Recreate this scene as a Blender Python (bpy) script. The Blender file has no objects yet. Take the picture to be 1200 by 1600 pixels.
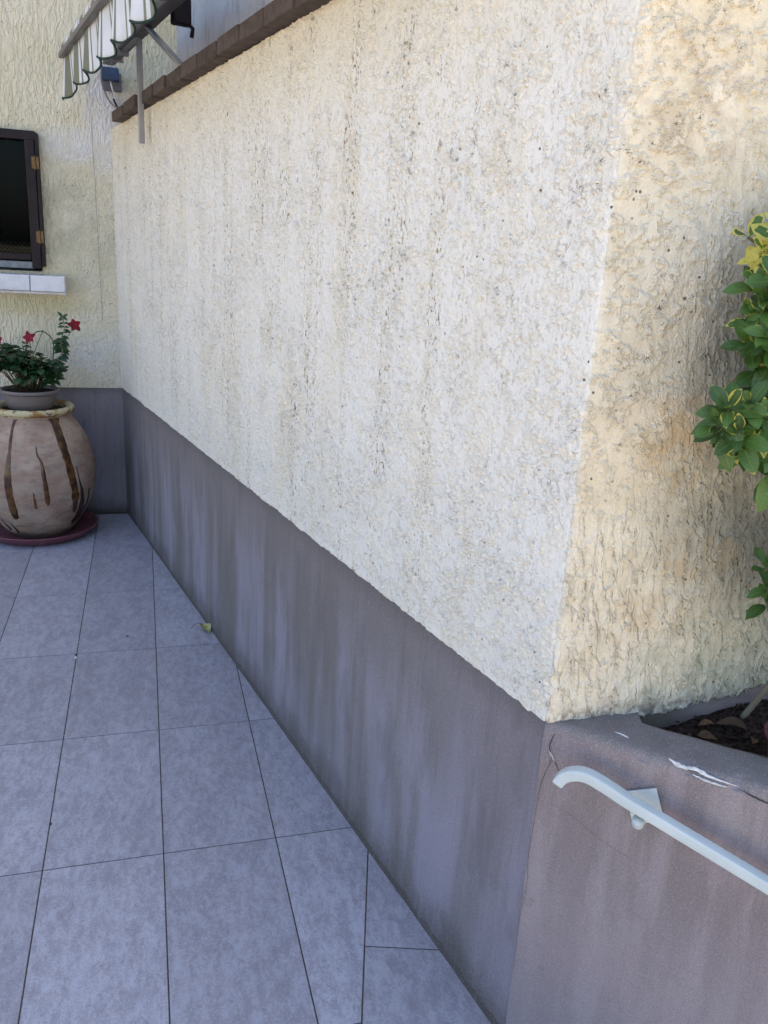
import bpy, bmesh, math, random
import numpy as np
from mathutils import Vector, Matrix, noise as mnoise
random.seed(7); rng = np.random.default_rng(7)
R = math.radians
scene = bpy.context.scene
col = scene.collection

# ------------------------------------------------------------------ camera
cam_d = bpy.data.cameras.new('camera'); cam = bpy.data.objects.new('camera', cam_d); col.objects.link(cam)
cR = Vector((0.9603, -0.2733, 0.0564)).normalized(); cF = Vector((0.2777, 0.9147, -0.2939)).normalized()
cU = cR.cross(cF).normalized(); cR = cF.cross(cU).normalized()
M = Matrix((cR, cU, -cF)).transposed().to_4x4(); M.translation = Vector((0, 0, 1.53))
cam.matrix_world = M
cam_d.sensor_fit = 'VERTICAL'; cam_d.sensor_height = 36.0; cam_d.sensor_width = 27.0
cam_d.lens = 1269.0*36/1600; cam_d.clip_start = .02; cam_d.clip_end = 2000
scene.camera = cam

# ------------------------------------------------------------------ light
SUN_EL, SUN_AZ = 56.0, 37.0          # azimuth clockwise from +Y: the sun stands behind the house
w = bpy.data.worlds.new("World"); scene.world = w; w.use_nodes = True
nt = w.node_tree; bg = nt.nodes['Background']
sky = nt.nodes.new('ShaderNodeTexSky'); sky.sky_type = 'NISHITA'; sky.sun_disc = False
sky.sun_elevation = R(SUN_EL); sky.sun_rotation = R(SUN_AZ); sky.air_density = .85; sky.dust_density = 3.0; sky.ozone_density = .7
nt.links.new(sky.outputs[0], bg.inputs[0]); bg.inputs[1].default_value = 0.12
sd = bpy.data.lights.new('sun', 'SUN'); sd.energy = 4.0; sd.angle = R(.5); sd.color = (1, .95, .86)
so = bpy.data.objects.new('sun', sd); col.objects.link(so)
sv = Vector((math.sin(R(SUN_AZ))*math.cos(R(SUN_EL)), math.cos(R(SUN_AZ))*math.cos(R(SUN_EL)), math.sin(R(SUN_EL))))
so.rotation_euler = sv.to_track_quat('Z', 'Y').to_euler(); so.location = (3, 6, 9)
scene.view_settings.view_transform = 'Standard'; scene.view_settings.look = 'None'
scene.view_settings.exposure = 2.12; scene.view_settings.gamma = 1

# ------------------------------------------------------------------ node helper
class NG:
    def __init__(s, name):
        s.m = bpy.data.materials.new(name); s.m.use_nodes = True; s.t = s.m.node_tree
        s.b = s.t.nodes['Principled BSDF']; s.out = s.t.nodes['Material Output']
        s.tc = s.t.nodes.new('ShaderNodeTexCoord'); s.P = s.tc.outputs['Object']; s.UV = s.tc.outputs['UV']
    def set(s, sock, v):
        if isinstance(v, bpy.types.NodeSocket): s.t.links.new(v, sock)
        elif v is not None:
            if isinstance(v, (tuple, list)) and len(v) == 3 and sock.type == 'RGBA': v = (*v, 1)
            sock.default_value = v
    def map(s, v, sc=(1, 1, 1), loc=(0, 0, 0), rot=(0, 0, 0)):
        n = s.t.nodes.new('ShaderNodeMapping'); s.set(n.inputs['Vector'], v)
        n.inputs['Scale'].default_value = sc; n.inputs['Location'].default_value = loc; n.inputs['Rotation'].default_value = rot
        return n.outputs[0]
    def noise(s, v, scale=5, detail=3, rough=.55, dist=0, color=False):
        n = s.t.nodes.new('ShaderNodeTexNoise'); s.set(n.inputs['Vector'], v)
        n.inputs['Scale'].default_value = scale; n.inputs['Detail'].default_value = detail
        n.inputs['Roughness'].default_value = rough; n.inputs['Distortion'].default_value = dist
        return n.outputs['Color' if color else 'Fac']
    def vor(s, v, scale=5, feature='F1', out='Distance', rand=1.0):
        n = s.t.nodes.new('ShaderNodeTexVoronoi'); n.feature = feature; s.set(n.inputs['Vector'], v)
        n.inputs['Scale'].default_value = scale; n.inputs['Randomness'].default_value = rand
        return n.outputs[out]
    def math(s, op, a, b=None, c=None, clamp=False):
        n = s.t.nodes.new('ShaderNodeMath'); n.operation = op; n.use_clamp = clamp
        s.set(n.inputs[0], a)
        if b is not None: s.set(n.inputs[1], b)
        if c is not None: s.set(n.inputs[2], c)
        return n.outputs[0]
    def add(s, a, b): return s.math('ADD', a, b)
    def sub(s, a, b): return s.math('SUBTRACT', a, b)
    def mul(s, a, b): return s.math('MULTIPLY', a, b)
    def step(s, v, a, b, lo=0., hi=1., smooth=True):
        n = s.t.nodes.new('ShaderNodeMapRange'); n.interpolation_type = 'SMOOTHSTEP' if smooth else 'LINEAR'
        s.set(n.inputs[0], v); n.inputs[1].default_value = a; n.inputs[2].default_value = b
        n.inputs[3].default_value = lo; n.inputs[4].default_value = hi
        return n.outputs[0]
    def mix(s, f, a, b):
        n = s.t.nodes.new('ShaderNodeMix'); n.data_type = 'RGBA'; s.set(n.inputs[0], f)
        s.set(n.inputs[6], a); s.set(n.inputs[7], b); return n.outputs[2]
    def mixf(s, f, a, b):
        n = s.t.nodes.new('ShaderNodeMix'); n.data_type = 'FLOAT'; s.set(n.inputs[0], f)
        s.set(n.inputs[2], a); s.set(n.inputs[3], b); return n.outputs[0]
    def sep(s, v):
        n = s.t.nodes.new('ShaderNodeSeparateXYZ'); s.set(n.inputs[0], v); return n.outputs
    def comb(s, x, y, z):
        n = s.t.nodes.new('ShaderNodeCombineXYZ')
        for i, k in enumerate((x, y, z)): s.set(n.inputs[i], k)
        return n.outputs[0]
    def vadd(s, a, b):
        n = s.t.nodes.new('ShaderNodeVectorMath'); n.operation = 'ADD'; s.set(n.inputs[0], a); s.set(n.inputs[1], b); return n.outputs[0]
    def vscale(s, a, k):
        n = s.t.nodes.new('ShaderNodeVectorMath'); n.operation = 'SCALE'; s.set(n.inputs[0], a); n.inputs['Scale'].default_value = k; return n.outputs[0]
    def blob(s, x, z, cx, cz, rx, rz):        # soft round mask, 1 in the middle
        a = s.math('POWER', s.math('DIVIDE', s.sub(x, cx), rx), 2.); b = s.math('POWER', s.math('DIVIDE', s.sub(z, cz), rz), 2.)
        return s.step(s.add(a, b), 0., 1.6, 1., 0.)
    def attr(s, name):
        n = s.t.nodes.new('ShaderNodeAttribute'); n.attribute_name = name; return n.outputs
    def bump(s, h, dist=.002, strength=1.):
        n = s.t.nodes.new('ShaderNodeBump'); s.set(n.inputs['Height'], h); n.inputs['Distance'].default_value = dist
        n.inputs['Strength'].default_value = strength; s.t.links.new(n.outputs[0], s.b.inputs['Normal'])
    def disp(s, h):
        n = s.t.nodes.new('ShaderNodeDisplacement'); s.set(n.inputs['Height'], h); n.inputs['Midlevel'].default_value = 0
        n.inputs['Scale'].default_value = 1; s.t.links.new(n.outputs[0], s.out.inputs['Displacement']); s.m.displacement_method = 'BOTH'
    def fin(s, colr, rough=.8, spec=.3, metal=0.):
        s.set(s.b.inputs['Base Color'], colr); s.set(s.b.inputs['Roughness'], rough)
        s.b.inputs['Specular IOR Level'].default_value = spec; s.b.inputs['Metallic'].default_value = metal
        return s.m

def simple(name, c, rough=.6, metal=0., var=.12, scale=20, bump=.0003, spec=.4):
    g = NG(name); n = g.noise(g.P, scale, 4, .6)
    f = g.step(n, .3, .7, 0, 1)
    colr = g.mix(f, tuple(v*(1-var) for v in c), tuple(min(1, v*(1+var)) for v in c))
    g.bump(g.noise(g.P, scale*8, 3), bump)
    return g.fin(colr, rough, spec, metal)

# ------------------------------------------------------------------ geometry constants (metres)
L = np.array([-0.134, 4.913]); D = np.array([0.209, -0.978]); D /= np.linalg.norm(D); O = np.array([D[1], -D[0]])  # O: out of the long wall
WL = 3.856; CORNER = L + D*WL; BAND = .755; TOP = 2.115
FD = np.array([.7206, -.6934]); FN = np.array([-.6934, -.7206])   # along / out of the planter curb

# ------------------------------------------------------------------ plaster of the terrace wall
def mat_plaster():
    g = NG('rough_plaster'); P = g.P; uv = g.sep(g.UV); U, Z = uv[0], uv[1]
    # which side of the arris
    jit = g.mul(g.sub(g.noise(P, 55, 3), .5), .014)
    side = g.step(g.add(U, jit), WL-.002, WL+.003)
    # ---- long face: trowelled crust with lumps
    warp = g.vadd(P, g.vscale(g.noise(P, 45, 2, color=True), .010))
    big = g.step(g.noise(g.map(g.UV, (1, .8, 1)), 5.5, 4, .65), .34, .66)
    n0 = g.noise(P, 28, 2, .5)
    PS = g.vadd(P, g.comb(0., 0., g.mul(n0, .024)))
    n1 = g.noise(PS, 29, 5, .60, 0.)
    gv = g.vor(g.map(warp, (1, 1, 1.2)), 80); gran = g.step(gv, .75, .12)
    nz1 = g.add(n1, g.mul(g.sub(gran, .5), .10)); lump = g.step(nz1, .44, .61)
    n2 = g.noise(warp, 165, 3, .65)
    n2s = g.step(n2, .40, .64)
    n3 = g.noise(P, 520, 2, .6)
    amp = g.mixf(big, .0040, .0082)
    hL = g.add(g.add(g.mul(g.mul(lump, g.add(.45, g.mul(gran, .55))), amp), g.mul(n2s, g.mixf(big, .0007, .0013))), g.mul(n3, .0004))
    # ---- return face: drawn vertical ridges / scales
    tilt = g.add(U, g.mul(Z, .10))
    rc = g.comb(g.mul(tilt, 1.0), g.mul(Z, .27), 0.)
    rc = g.vadd(rc, g.vscale(g.noise(g.comb(U, g.mul(Z, .6), 0.), 17, 3, .6, color=True), .035))
    nr = g.noise(rc, 38, 2, .5, .3)
    ridge = g.math('SUBTRACT', 1., g.math('ABSOLUTE', g.mul(g.sub(nr, .5), 6.)))
    ridge = g.math('POWER', g.math('MAXIMUM', ridge, 0.), 1.3)
    vd = g.vor(g.map(rc, (1, 1, 1), loc=(3, 1, 0)), 52)
    scale_h = g.sub(1., g.step(vd, .0, .8))
    rc3 = g.comb(g.add(U, g.mul(Z, .13)), g.mul(Z, .19), 0.)
    rc3 = g.vadd(rc3, g.vscale(g.noise(g.comb(U, g.mul(Z, .7), 0.), 22, 3, .6, color=True), .030))
    ed_ = g.vor(rc3, 50, 'DISTANCE_TO_EDGE'); crest = g.math('POWER', g.step(ed_, .17, .0, smooth=False), 1.6)
    crest = g.mul(crest, g.step(g.noise(P, 42, 3), .36, .52, .25, 1.))
    ridge = g.math('MAXIMUM', g.mul(ridge, .7), crest)
    rz = g.math('MAXIMUM', g.mul(g.step(U, WL+.08, WL+.26), g.step(Z, 1.85, 1.6)), g.step(Z, 1.30, 1.05))      # ridges rule low down and away from the arris
    rz = g.mul(rz, g.step(g.noise(P, 9, 2), .25, .5, .55, 1.))
    hR = g.add(g.add(g.mul(g.mul(ridge, rz), .0100), g.mul(scale_h, .0034)), g.add(g.mul(g.mul(lump, g.sub(1.12, rz)), .0060), g.add(g.mul(n2s, .0009), g.mul(n3, .0004))))
    H = g.mixf(side, hL, hR)
    # ---- colour of the long face
    cream = (.73, .655, .49); white = (.785, .755, .68)
    yel = g.math('MAXIMUM', g.step(Z, 1.75, 2.15, 0., .85), g.step(g.noise(g.map(g.UV, (1.6, .45, 1)), 3.1, 3), .50, .70, 0., .45))
    cL = g.mix(yel, white, cream)
    low = g.step(Z, 1.15, .80, 0., .30); cL = g.mix(low, cL, (.65, .63, .55))
    cL = g.mix(g.mul(lump, .42), cL, cream)
    # grime that gathers in the hollows, along run-off streaks
    st = g.noise(g.map(g.UV, (7.5, .55, 1)), 1.6, 4, .6)
    st2 = g.noise(g.map(g.UV, (26, 1.6, 1)), 1.6, 3, .6)
    runs = g.blob(U, Z, 3.20, 1.72, .055, .30)
    for (a, b, c_, d_) in ((2.74, 1.45, .07, .42), (3.17, 1.12, .045, .38), (2.64, 1.05, .05, .25), (2.0, 1.2, .09, .4), (1.25, 1.1, .08, .4), (.35, 1.5, .06, .6), (2.3, 1.8, .12, .3), (2.95, 1.75, .05, .3)):
        runs = g.math('MAXIMUM', runs, g.mul(g.blob(U, Z, a, b, c_, d_), .85))
    runs = g.mul(runs, g.step(st2, .40, .56, .25, 1.))
    streak = g.math('MAXIMUM', g.mul(g.step(st, .50, .68, 0, .75), g.step(U, 3.62, 3.38, .30, 1.)), runs)
    hollow = g.step(nz1, .56, .44)
    spk = g.step(g.noise(g.map(warp, (1, 1, .6)), 120, 3, .7), .55, .61)
    grime = g.mul(g.mul(g.math('MAXIMUM', hollow, .35), spk), g.add(.20, g.mul(streak, .95)))
    gcol = g.mix(g.step(g.noise(P, 30, 2), .35, .65), (.15, .10, .055), (.40, .31, .15))
    cL = g.mix(g.math('MULTIPLY', grime, 1.25, clamp=True), cL, gcol)
    wash = g.mul(streak, g.step(st2, .42, .62, 0., .22)); cL = g.mix(wash, cL, (.46, .40, .29))
    yb = g.mul(g.step(g.noise(warp, 38, 3, .7), .62, .70), g.step(st, .40, .6, .25, .7)); cL = g.mix(g.mul(yb, .6), cL, (.50, .44, .24))
    # ---- colour of the return face: cream, with its warmer light worked into the base
    cR_ = g.mix(g.step(g.noise(P, 7, 4), .35, .65), (.68, .61, .465), (.745, .685, .55))
    gr = g.mul(g.step(g.add(U, g.mul(g.sub(g.noise(P, 6, 3), .5), .22)), WL+.13, WL+.36), g.step(g.noise(P, 3.5, 3), .30, .62, .35, 1.))
    cR_ = g.mix(g.mul(gr, .55), cR_, (.46, .46, .34))
    dk = g.math('MAXIMUM', g.blob(U, Z, WL+.35, 1.40, .17, .30), g.blob(U, Z, WL+.48, 1.20, .33, .28))
    dk = g.mul(dk, g.step(g.noise(P, 11, 4), .25, .55, .55, 1.))
    cR_ = g.mix(g.mul(dk, .88), cR_, (.16, .155, .12))
    dkr = g.mul(g.step(ridge, .0, .5, 1., 0.), g.mul(gr, .25)); cR_ = g.mix(dkr, cR_, (.26, .25, .20))
    och = g.math('MAXIMUM', g.blob(U, Z, WL+.17, 1.27, .07, .09), g.math('MAXIMUM', g.blob(U, Z, WL+.25, 1.06, .09, .05), g.mul(g.blob(U, Z, WL+.16, .96, .12, .05), .7)))
    och = g.mul(och, g.step(g.noise(P, 26, 4, .65), .42, .60))
    cR_ = g.mix(g.mul(och, .5), cR_, (.50, .35, .17))
    moss = g.mul(g.math('MAXIMUM', g.blob(U, Z, WL+.20, .80, .06, .10), g.blob(U, Z, WL+.42, .88, .2, .12)), g.step(g.noise(P, 16, 4), .35, .6))
    cR_ = g.mix(g.mul(moss, .5), cR_, (.36, .38, .27))
    topd = g.mul(g.blob(U, Z, WL+.14, 1.78, .13, .10), g.step(g.noise(P, 30, 4), .40, .62)); cR_ = g.mix(g.mul(topd, .30), cR_, (.33, .24, .16))
    pits = g.mul(g.step(g.vor(P, 48), .15, .09), g.step(g.noise(P, 13, 2), .50, .62)); cR_ = g.mix(g.mul(pits, .85), cR_, (.09, .06, .045))
    foot = g.mul(g.step(Z, .80, .752), g.step(g.noise(P, 60, 3), .42, .6)); cR_ = g.mix(g.mul(foot, .75), cR_, (.13, .10, .08))
    pitL = g.mul(g.step(g.vor(P, 34), .11, .06), g.step(g.noise(P, 8, 2), .52, .6)); cL = g.mix(g.mul(pitL, .9), cL, (.06, .045, .035))
    H = g.mul(H, g.step(Z, BAND+.005, BAND+.035, .5, 1.))
    g.disp(H)
    return g.fin(g.mix(side, cL, cR_), .9, .15)

def mat_back():
    g = NG('ridged_cream_plaster'); P = g.P; s = g.sep(P); X, Z = s[0], s[2]
    rc = g.comb(X, 0., g.mul(Z, .33)); rc = g.vadd(rc, g.vscale(g.noise(g.comb(X, 0., g.mul(Z, .5)), 14, 3, color=True), .03))
    nr = g.noise(rc, 46, 2, .5, .3)
    ridge = g.math('POWER', g.math('MAXIMUM', g.sub(1., g.math('ABSOLUTE', g.mul(g.sub(nr, .5), 5.))), 0.), 1.6)
    rz = g.math('MAXIMUM', g.step(Z, 1.95, 2.15), g.step(X, -.33, -.45)); rz = g.mixf(rz, .45, 1.)
    lump = g.step(g.noise(P, 60, 3, .65), .45, .6)
    n2 = g.noise(P, 180, 3, .6)
    H = g.add(g.add(g.mul(g.mul(ridge, rz), .0065), g.mul(g.mul(lump, g.sub(1.2, rz)), .0045)), g.mul(n2, .0015))
    c = g.mix(g.step(g.noise(P, 3.2, 4), .35, .65), (.60, .56, .41), (.66, .62, .49))
    pale = g.math('MAXIMUM', g.blob(X, Z, -.16, 2.15, .11, .28), g.blob(X, Z, -.33, 2.02, .16, .09))
    pale = g.math('MAXIMUM', pale, g.mul(g.blob(X, Z, -.10, .90, .35, .16), .6))
    c = g.mix(g.mul(pale, g.step(g.noise(P, 9, 3), .3, .6, .4, .9)), c, (.66, .66, .67))
    gr = g.mul(g.math('MAXIMUM', g.blob(X, Z, -.40, 1.70, .14, .33), g.blob(X, Z, -.2, 1.62, .1, .22)), g.step(g.noise(P, 8, 4), .35, .62))
    c = g.mix(g.mul(gr, .55), c, (.38, .37, .28))
    sp = g.mul(g.step(g.noise(P, 75, 2), .62, .70), g.step(g.noise(P, 5, 3), .45, .62)); c = g.mix(g.mul(sp, .7), c, (.17, .14, .10))
    sill = g.mul(g.blob(X, Z, -.62, 1.20, .36, .06), .5); c = g.mix(sill, c, (.46, .42, .22))
    g.disp(H); return g.fin(c, .9, .15)

def mat_band():
    g = NG('grey_painted_render'); P = g.P; uv = g.sep(g.UV); U, Z = uv[0], uv[1]
    n = g.noise(g.map(g.UV, (3.1, .42, 1)), 1.7, 3, .5, .2)
    n2 = g.noise(g.map(g.UV, (13, 1.1, 1), loc=(3, 0, 0)), 1.7, 3, .6, .3)
    f = g.step(g.add(g.mul(n, .80), g.mul(n2, .20)), .40, .62)
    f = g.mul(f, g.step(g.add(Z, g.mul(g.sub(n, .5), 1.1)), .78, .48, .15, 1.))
    c = g.mix(f, (.175, .155, .145), (.285, .262, .300))
    pk = g.step(U, WL-.55, WL-.05); c = g.mix(g.mul(pk, .35), c, (.27, .24, .295))
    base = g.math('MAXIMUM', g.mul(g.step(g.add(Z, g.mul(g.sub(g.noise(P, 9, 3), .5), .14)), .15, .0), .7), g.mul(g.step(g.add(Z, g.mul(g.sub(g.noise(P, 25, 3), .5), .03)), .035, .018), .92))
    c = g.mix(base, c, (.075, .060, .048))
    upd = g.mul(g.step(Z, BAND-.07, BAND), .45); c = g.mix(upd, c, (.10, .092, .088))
    grain = g.noise(P, 330, 3, .7); c = g.mix(g.step(grain, .54, .66, 0, .42), c, (.34, .33, .33)); c = g.mix(g.step(grain, .47, .36, 0, .40), c, (.09, .08, .08))
    tide = g.noise(g.map(g.UV, (34, 1.5, 1), loc=(8, 0, 0)), 1.5, 4, .65, .5); c = g.mix(g.mul(g.step(tide, .55, .62), g.step(Z, .15, .5, .03, .20)), c, (.11, .098, .092))
    c = g.mix(g.mul(g.step(tide, .44, .38), g.step(Z, .70, .45, .0, .16)), c, (.31, .29, .335))
    spl = g.mul(g.step(g.noise(P, 150, 3, .7), .60, .66), g.step(g.add(Z, g.mul(g.noise(P, 7, 3), .2)), .34, .10, .0, .7)); c = g.mix(spl, c, (.07, .06, .052))
    chip = g.mul(g.step(g.vor(P, 21), .055, .035), g.step(g.noise(P, 4, 2), .55, .62)); c = g.mix(chip, c, (.50, .49, .47))
    pat = g.mul(g.step(g.noise(g.map(P, (1, 1, .4)), 12, 4), .5, .68), .3); c = g.mix(pat, c, (.11, .10, .098))
    h = g.add(g.mul(g.noise(P, 420, 3, .7), .0006), g.mul(g.noise(P, 40, 3), .0012)); g.bump(h, 1.)
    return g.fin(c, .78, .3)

def mat_curb():
    g = NG('mauve_grey_concrete'); P = g.P; s = g.sep(P); Z = s[2]
    n = g.noise(g.map(P, (1, 1, .16)), 17, 4, .6)
    c = g.mix(g.step(n, .38, .62), (.210, .174, .172), (.285, .243, .245))
    c = g.mix(g.step(g.noise(P, 9, 4), .50, .68, 0, .5), c, (.26, .20, .21))
    low = g.step(Z, .55, .30, 0., .45); c = g.mix(low, c, (.30, .255, .265))
    top = g.step(g.add(Z, g.mul(g.sub(g.noise(P, 30, 3), .5), .03)), .735, .758); c = g.mix(g.mul(top, .65), c, (.165, .155, .140))
    spk = g.mul(g.step(g.noise(P, 330, 2), .60, .68), g.step(Z, .60, .74, .15, .8)); c = g.mix(g.mul(spk, .7), c, (.42, .40, .38))
    dk = g.mul(g.step(g.noise(P, 26, 5, .7), .60, .74), .28); c = g.mix(dk, c, (.10, .085, .08)); sg = g.noise(P, 420, 2, .7); c = g.mix(g.step(sg, .52, .64, 0, .30), c, (.40, .36, .35)); c = g.mix(g.step(sg, .47, .36, 0, .30), c, (.12, .10, .10))
    h = g.add(g.mul(g.noise(P, 300, 3, .7), .0009), g.mul(g.noise(P, 45, 3), .0025)); g.bump(h, 1.)
    return g.fin(c, .85, .25)

def mat_tile():
    g = NG('grey_stone_tile'); P = g.P; a = g.attr('tile_tone'); V = g.vadd(P, g.vscale(a[0], 7.))
    ani = g.map(V, (1.2, .55, 1), rot=(0, 0, R(-28)))
    f1 = g.noise(ani, 9, 6, .68, .4); f2 = g.noise(ani, 42, 5, .7, .3); f3 = g.noise(V, 180, 3, .7)
    f = g.step(g.add(g.add(g.mul(f1, .26), g.mul(f2, .42)), g.mul(f3, .32)), .40, .60)
    c = g.mix(f, (.285, .275, .308), (.445, .437, .49))
    vein = g.mul(g.step(g.noise(ani, 46, 6, .8, 1.2), .545, .62), .5); c = g.mix(vein, c, (.215, .195, .21))
    lv = g.mul(g.step(g.noise(g.map(ani, loc=(4, 4, 0)), 30, 5, .75, .6), .57, .68), .35); c = g.mix(lv, c, (.37, .37, .405))
    fk = g.mul(g.step(g.noise(V, 260, 2, .7), .62, .68), .35); c = g.mix(fk, c, (.52, .51, .54)); pk_ = g.mul(g.step(g.noise(V, 130, 3, .75), .64, .70), .55); c = g.mix(pk_, c, (.15, .135, .14))
    tone = g.step(a[2], 0, 1, -.0, .30); c = g.mix(tone, c, (.15, .14, .16))
    g.bump(g.add(g.mul(f2, .0005), g.mul(f3, .0002)), 1.)
    return g.fin(c, g.mixf(f2, .42, .62), .35)

M_PL = mat_plaster(); M_BK = mat_back(); M_BAND = mat_band(); M_CURB = mat_curb(); M_TILE = mat_tile()
M_GROUT = simple('brown_grout', (.07, .056, .046), .95, var=.3, scale=40)

# ------------------------------------------------------------------ mesh helpers
def link(name, me, mat=None, parent=None):
    o = bpy.data.objects.new(name, me); col.objects.link(o)
    if mat:
        for m in (mat if isinstance(mat, (list, tuple)) else [mat]): me.materials.append(m)
    if parent: o.parent = parent
    return o
def mesh(name, v, f, mat=None, parent=None, smooth=False):
    me = bpy.data.meshes.new(name); me.from_pydata([tuple(map(float, p)) for p in v], [], f); me.update()
    if smooth: me.polygons.foreach_set('use_smooth', [True]*len(me.polygons))
    return link(name, me, mat, parent)
def gridmesh(name, V, UV, mat, parent=None, flip=False, smooth=True):     # V (ny,nx,3)
    ny, nx = V.shape[:2]; me = bpy.data.meshes.new(name); nv = nx*ny
    me.vertices.add(nv); me.vertices.foreach_set('co', V.reshape(-1).astype(np.float32))
    i = np.arange((ny-1)*(nx-1)); r, c = i//(nx-1), i % (nx-1); a = r*nx+c
    q = np.stack([a, a+1, a+nx+1, a+nx], 1)
    if flip: q = q[:, ::-1]
    nf = len(q); me.loops.add(nf*4); me.loops.foreach_set('vertex_index', q.reshape(-1).astype(np.int32))
    me.polygons.add(nf); me.polygons.foreach_set('loop_start', (np.arange(nf)*4).astype(np.int32))
    me.polygons.foreach_set('loop_total', np.full(nf, 4, np.int32)); me.update(calc_edges=True); me.validate()
    if UV is not None:
        l = me.uv_layers.new(name='UVMap'); l.data.foreach_set('uv', UV.reshape(-1, 2)[q.reshape(-1)].reshape(-1).astype(np.float32))
    if smooth: me.polygons.foreach_set('use_smooth', [True]*nf)
    return link(name, me, mat, parent)
def bmobj(name, bm, mat, parent=None, smooth=False):
    me = bpy.data.meshes.new(name); bmesh.ops.recalc_face_normals(bm, faces=bm.faces[:]); bm.to_mesh(me); bm.free()
    if smooth: me.polygons.foreach_set('use_smooth', [True]*len(me.polygons))
    return link(name, me, mat, parent)
def bm_box(bm, size, loc=(0, 0, 0), rot=None, bev=0., seg=2):
    r = bmesh.ops.create_cube(bm, size=1); vs = r['verts']
    bmesh.ops.scale(bm, vec=size, verts=vs)
    if bev > 0:
        es = list({e for v in vs for e in v.link_edges})
        rb = bmesh.ops.bevel(bm, geom=es, offset=bev, segments=seg, affect='EDGES', profile=.5); vs = rb['verts']
    if rot is not None: bmesh.ops.rotate(bm, verts=vs, matrix=rot, cent=(0, 0, 0))
    bmesh.ops.translate(bm, verts=vs, vec=loc); return vs
def tube_bm(bm, pts, rad, n=8, cap=True):
    pts = [Vector(p) for p in pts]; rings = []
    rads = rad if isinstance(rad, (list, tuple)) else [rad]*len(pts)
    up = Vector((0, 0, 1))
    t0 = (pts[1]-pts[0]).normalized(); 
    if abs(t0.dot(up)) > .9: up = Vector((1, 0, 0))
    x = t0.cross(up).normalized()
    for i, p in enumerate(pts):
        t = (pts[min(i+1, len(pts)-1)]-pts[max(i-1, 0)]).normalized()
        x = (x - t*x.dot(t)).normalized(); y = t.cross(x)
        rings.append([bm.verts.new(p+(x*math.cos(2*math.pi*k/n)+y*math.sin(2*math.pi*k/n))*rads[i]) for k in range(n)])
    for a, b in zip(rings, rings[1:]):
        for k in range(n): bm.faces.new((a[k], a[(k+1) % n], b[(k+1) % n], b[k]))
    if cap: bm.faces.new(rings[0][::-1]); bm.faces.new(rings[-1])
def tube(name, pts, rad, mat, parent=None, n=8):
    bm = bmesh.new(); tube_bm(bm, pts, rad, n); return bmobj(name, bm, mat, parent, True)
def smoothpath(pts, k=6):
    P = [Vector(p) for p in pts]; out = []
    for i in range(len(P)-1):
        a, b, c, d = P[max(i-1, 0)], P[i], P[i+1], P[min(i+2, len(P)-1)]
        for j in range(k):
            t = j/k; out.append(.5*((2*b)+(c-a)*t+(2*a-5*b+4*c-d)*t*t+(3*b-a-3*c+d)*t**3))
    out.append(P[-1]); return out
def thing(name, label, cat, loc=(0, 0, 0), rz=0, group=None):
    o = bpy.data.objects.new(name, None); col.objects.link(o); o.location = loc; o.rotation_euler = (0, 0, rz)
    o.empty_display_size = .1; return tag(o, label, cat, group)
def tag(o, label, cat, group=None):
    o['label'] = label; o['category'] = cat
    if group: o['group'] = group
    return o
def struct(o): o['kind'] = 'structure'; return o
def lerp(a, b, t): return a+(b-a)*t
def wpt(s, o, z): p = L+D*s+O*o; return (p[0], p[1], z)       # point on the terrace wall: along, out, up
def fpt(s, o, z): p = CORNER+FD*s+FN*o; return (p[0], p[1], z)  # the same on the planter curb
WROT = math.atan2(D[1], D[0]); FROT = math.atan2(FD[1], FD[0])
def clip(poly, p, n):      # keep the side where (x-p).n <= 0
    out = []
    for i in range(len(poly)):
        a, b = poly[i], poly[(i+1) % len(poly)]; da, db = np.dot(np.subtract(a, p), n), np.dot(np.subtract(b, p), n)
        if da <= 0: out.append(a)
        if (da < 0 < db) or (db < 0 < da): out.append(tuple(np.array(a)+(np.array(b)-np.array(a))*(da/(da-db))))
    return out

# ------------------------------------------------------------------ ground, patio, steps
g = NG('dry_sandy_ground'); c_ = g.mix(g.noise(g.P, .8, 5), (.38, .31, .22), (.47, .39, .28)); g.bump(g.noise(g.P, 20, 4), .01)
M_GR = g.fin(c_, .95, .1)
gs = 400; struct(mesh('ground', [(-gs, -gs, -.75), (gs, -gs, -.75), (gs, gs, -.75), (-gs, gs, -.75)], [(0, 1, 2, 3)], M_GR))

dl = np.array([.398, 1.253]); dd = np.array([.539-.398, 1.736-1.253]); dd /= np.linalg.norm(dd); dn = np.array([dd[1], -dd[0]])  # cut line of the tiling
edge_s = .66; ep = CORNER+FD*edge_s
tiles = []
TX, TY, X0, Y0 = .2982, .6043, -.2874, 4.2776
for i in range(-13, 6):
    for j in range(-1, 13):
        x, y = X0+i*TX, Y0-j*TY
        q = clip([(x, y-TY), (x+TX, y-TY), (x+TX, y), (x, y)], dl-dn*.0, dn)
        if q: tiles.append((q, i*31+j))
e2 = np.array([.455, 1.448])
for i in range(0, 4):
    for j in range(-1, 5):
        o = e2+dn*i*TX-dd*j*TY
        if i == 0 and j == -1: pass
        q = [tuple(o), tuple(o-dd*TY), tuple(o-dd*TY+dn*TX), tuple(o+dn*TX)]
        tiles.append((q, 900+i*7+j))
bm = bmesh.new(); lay = bm.loops.layers.float_color.new('tile_tone')
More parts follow.
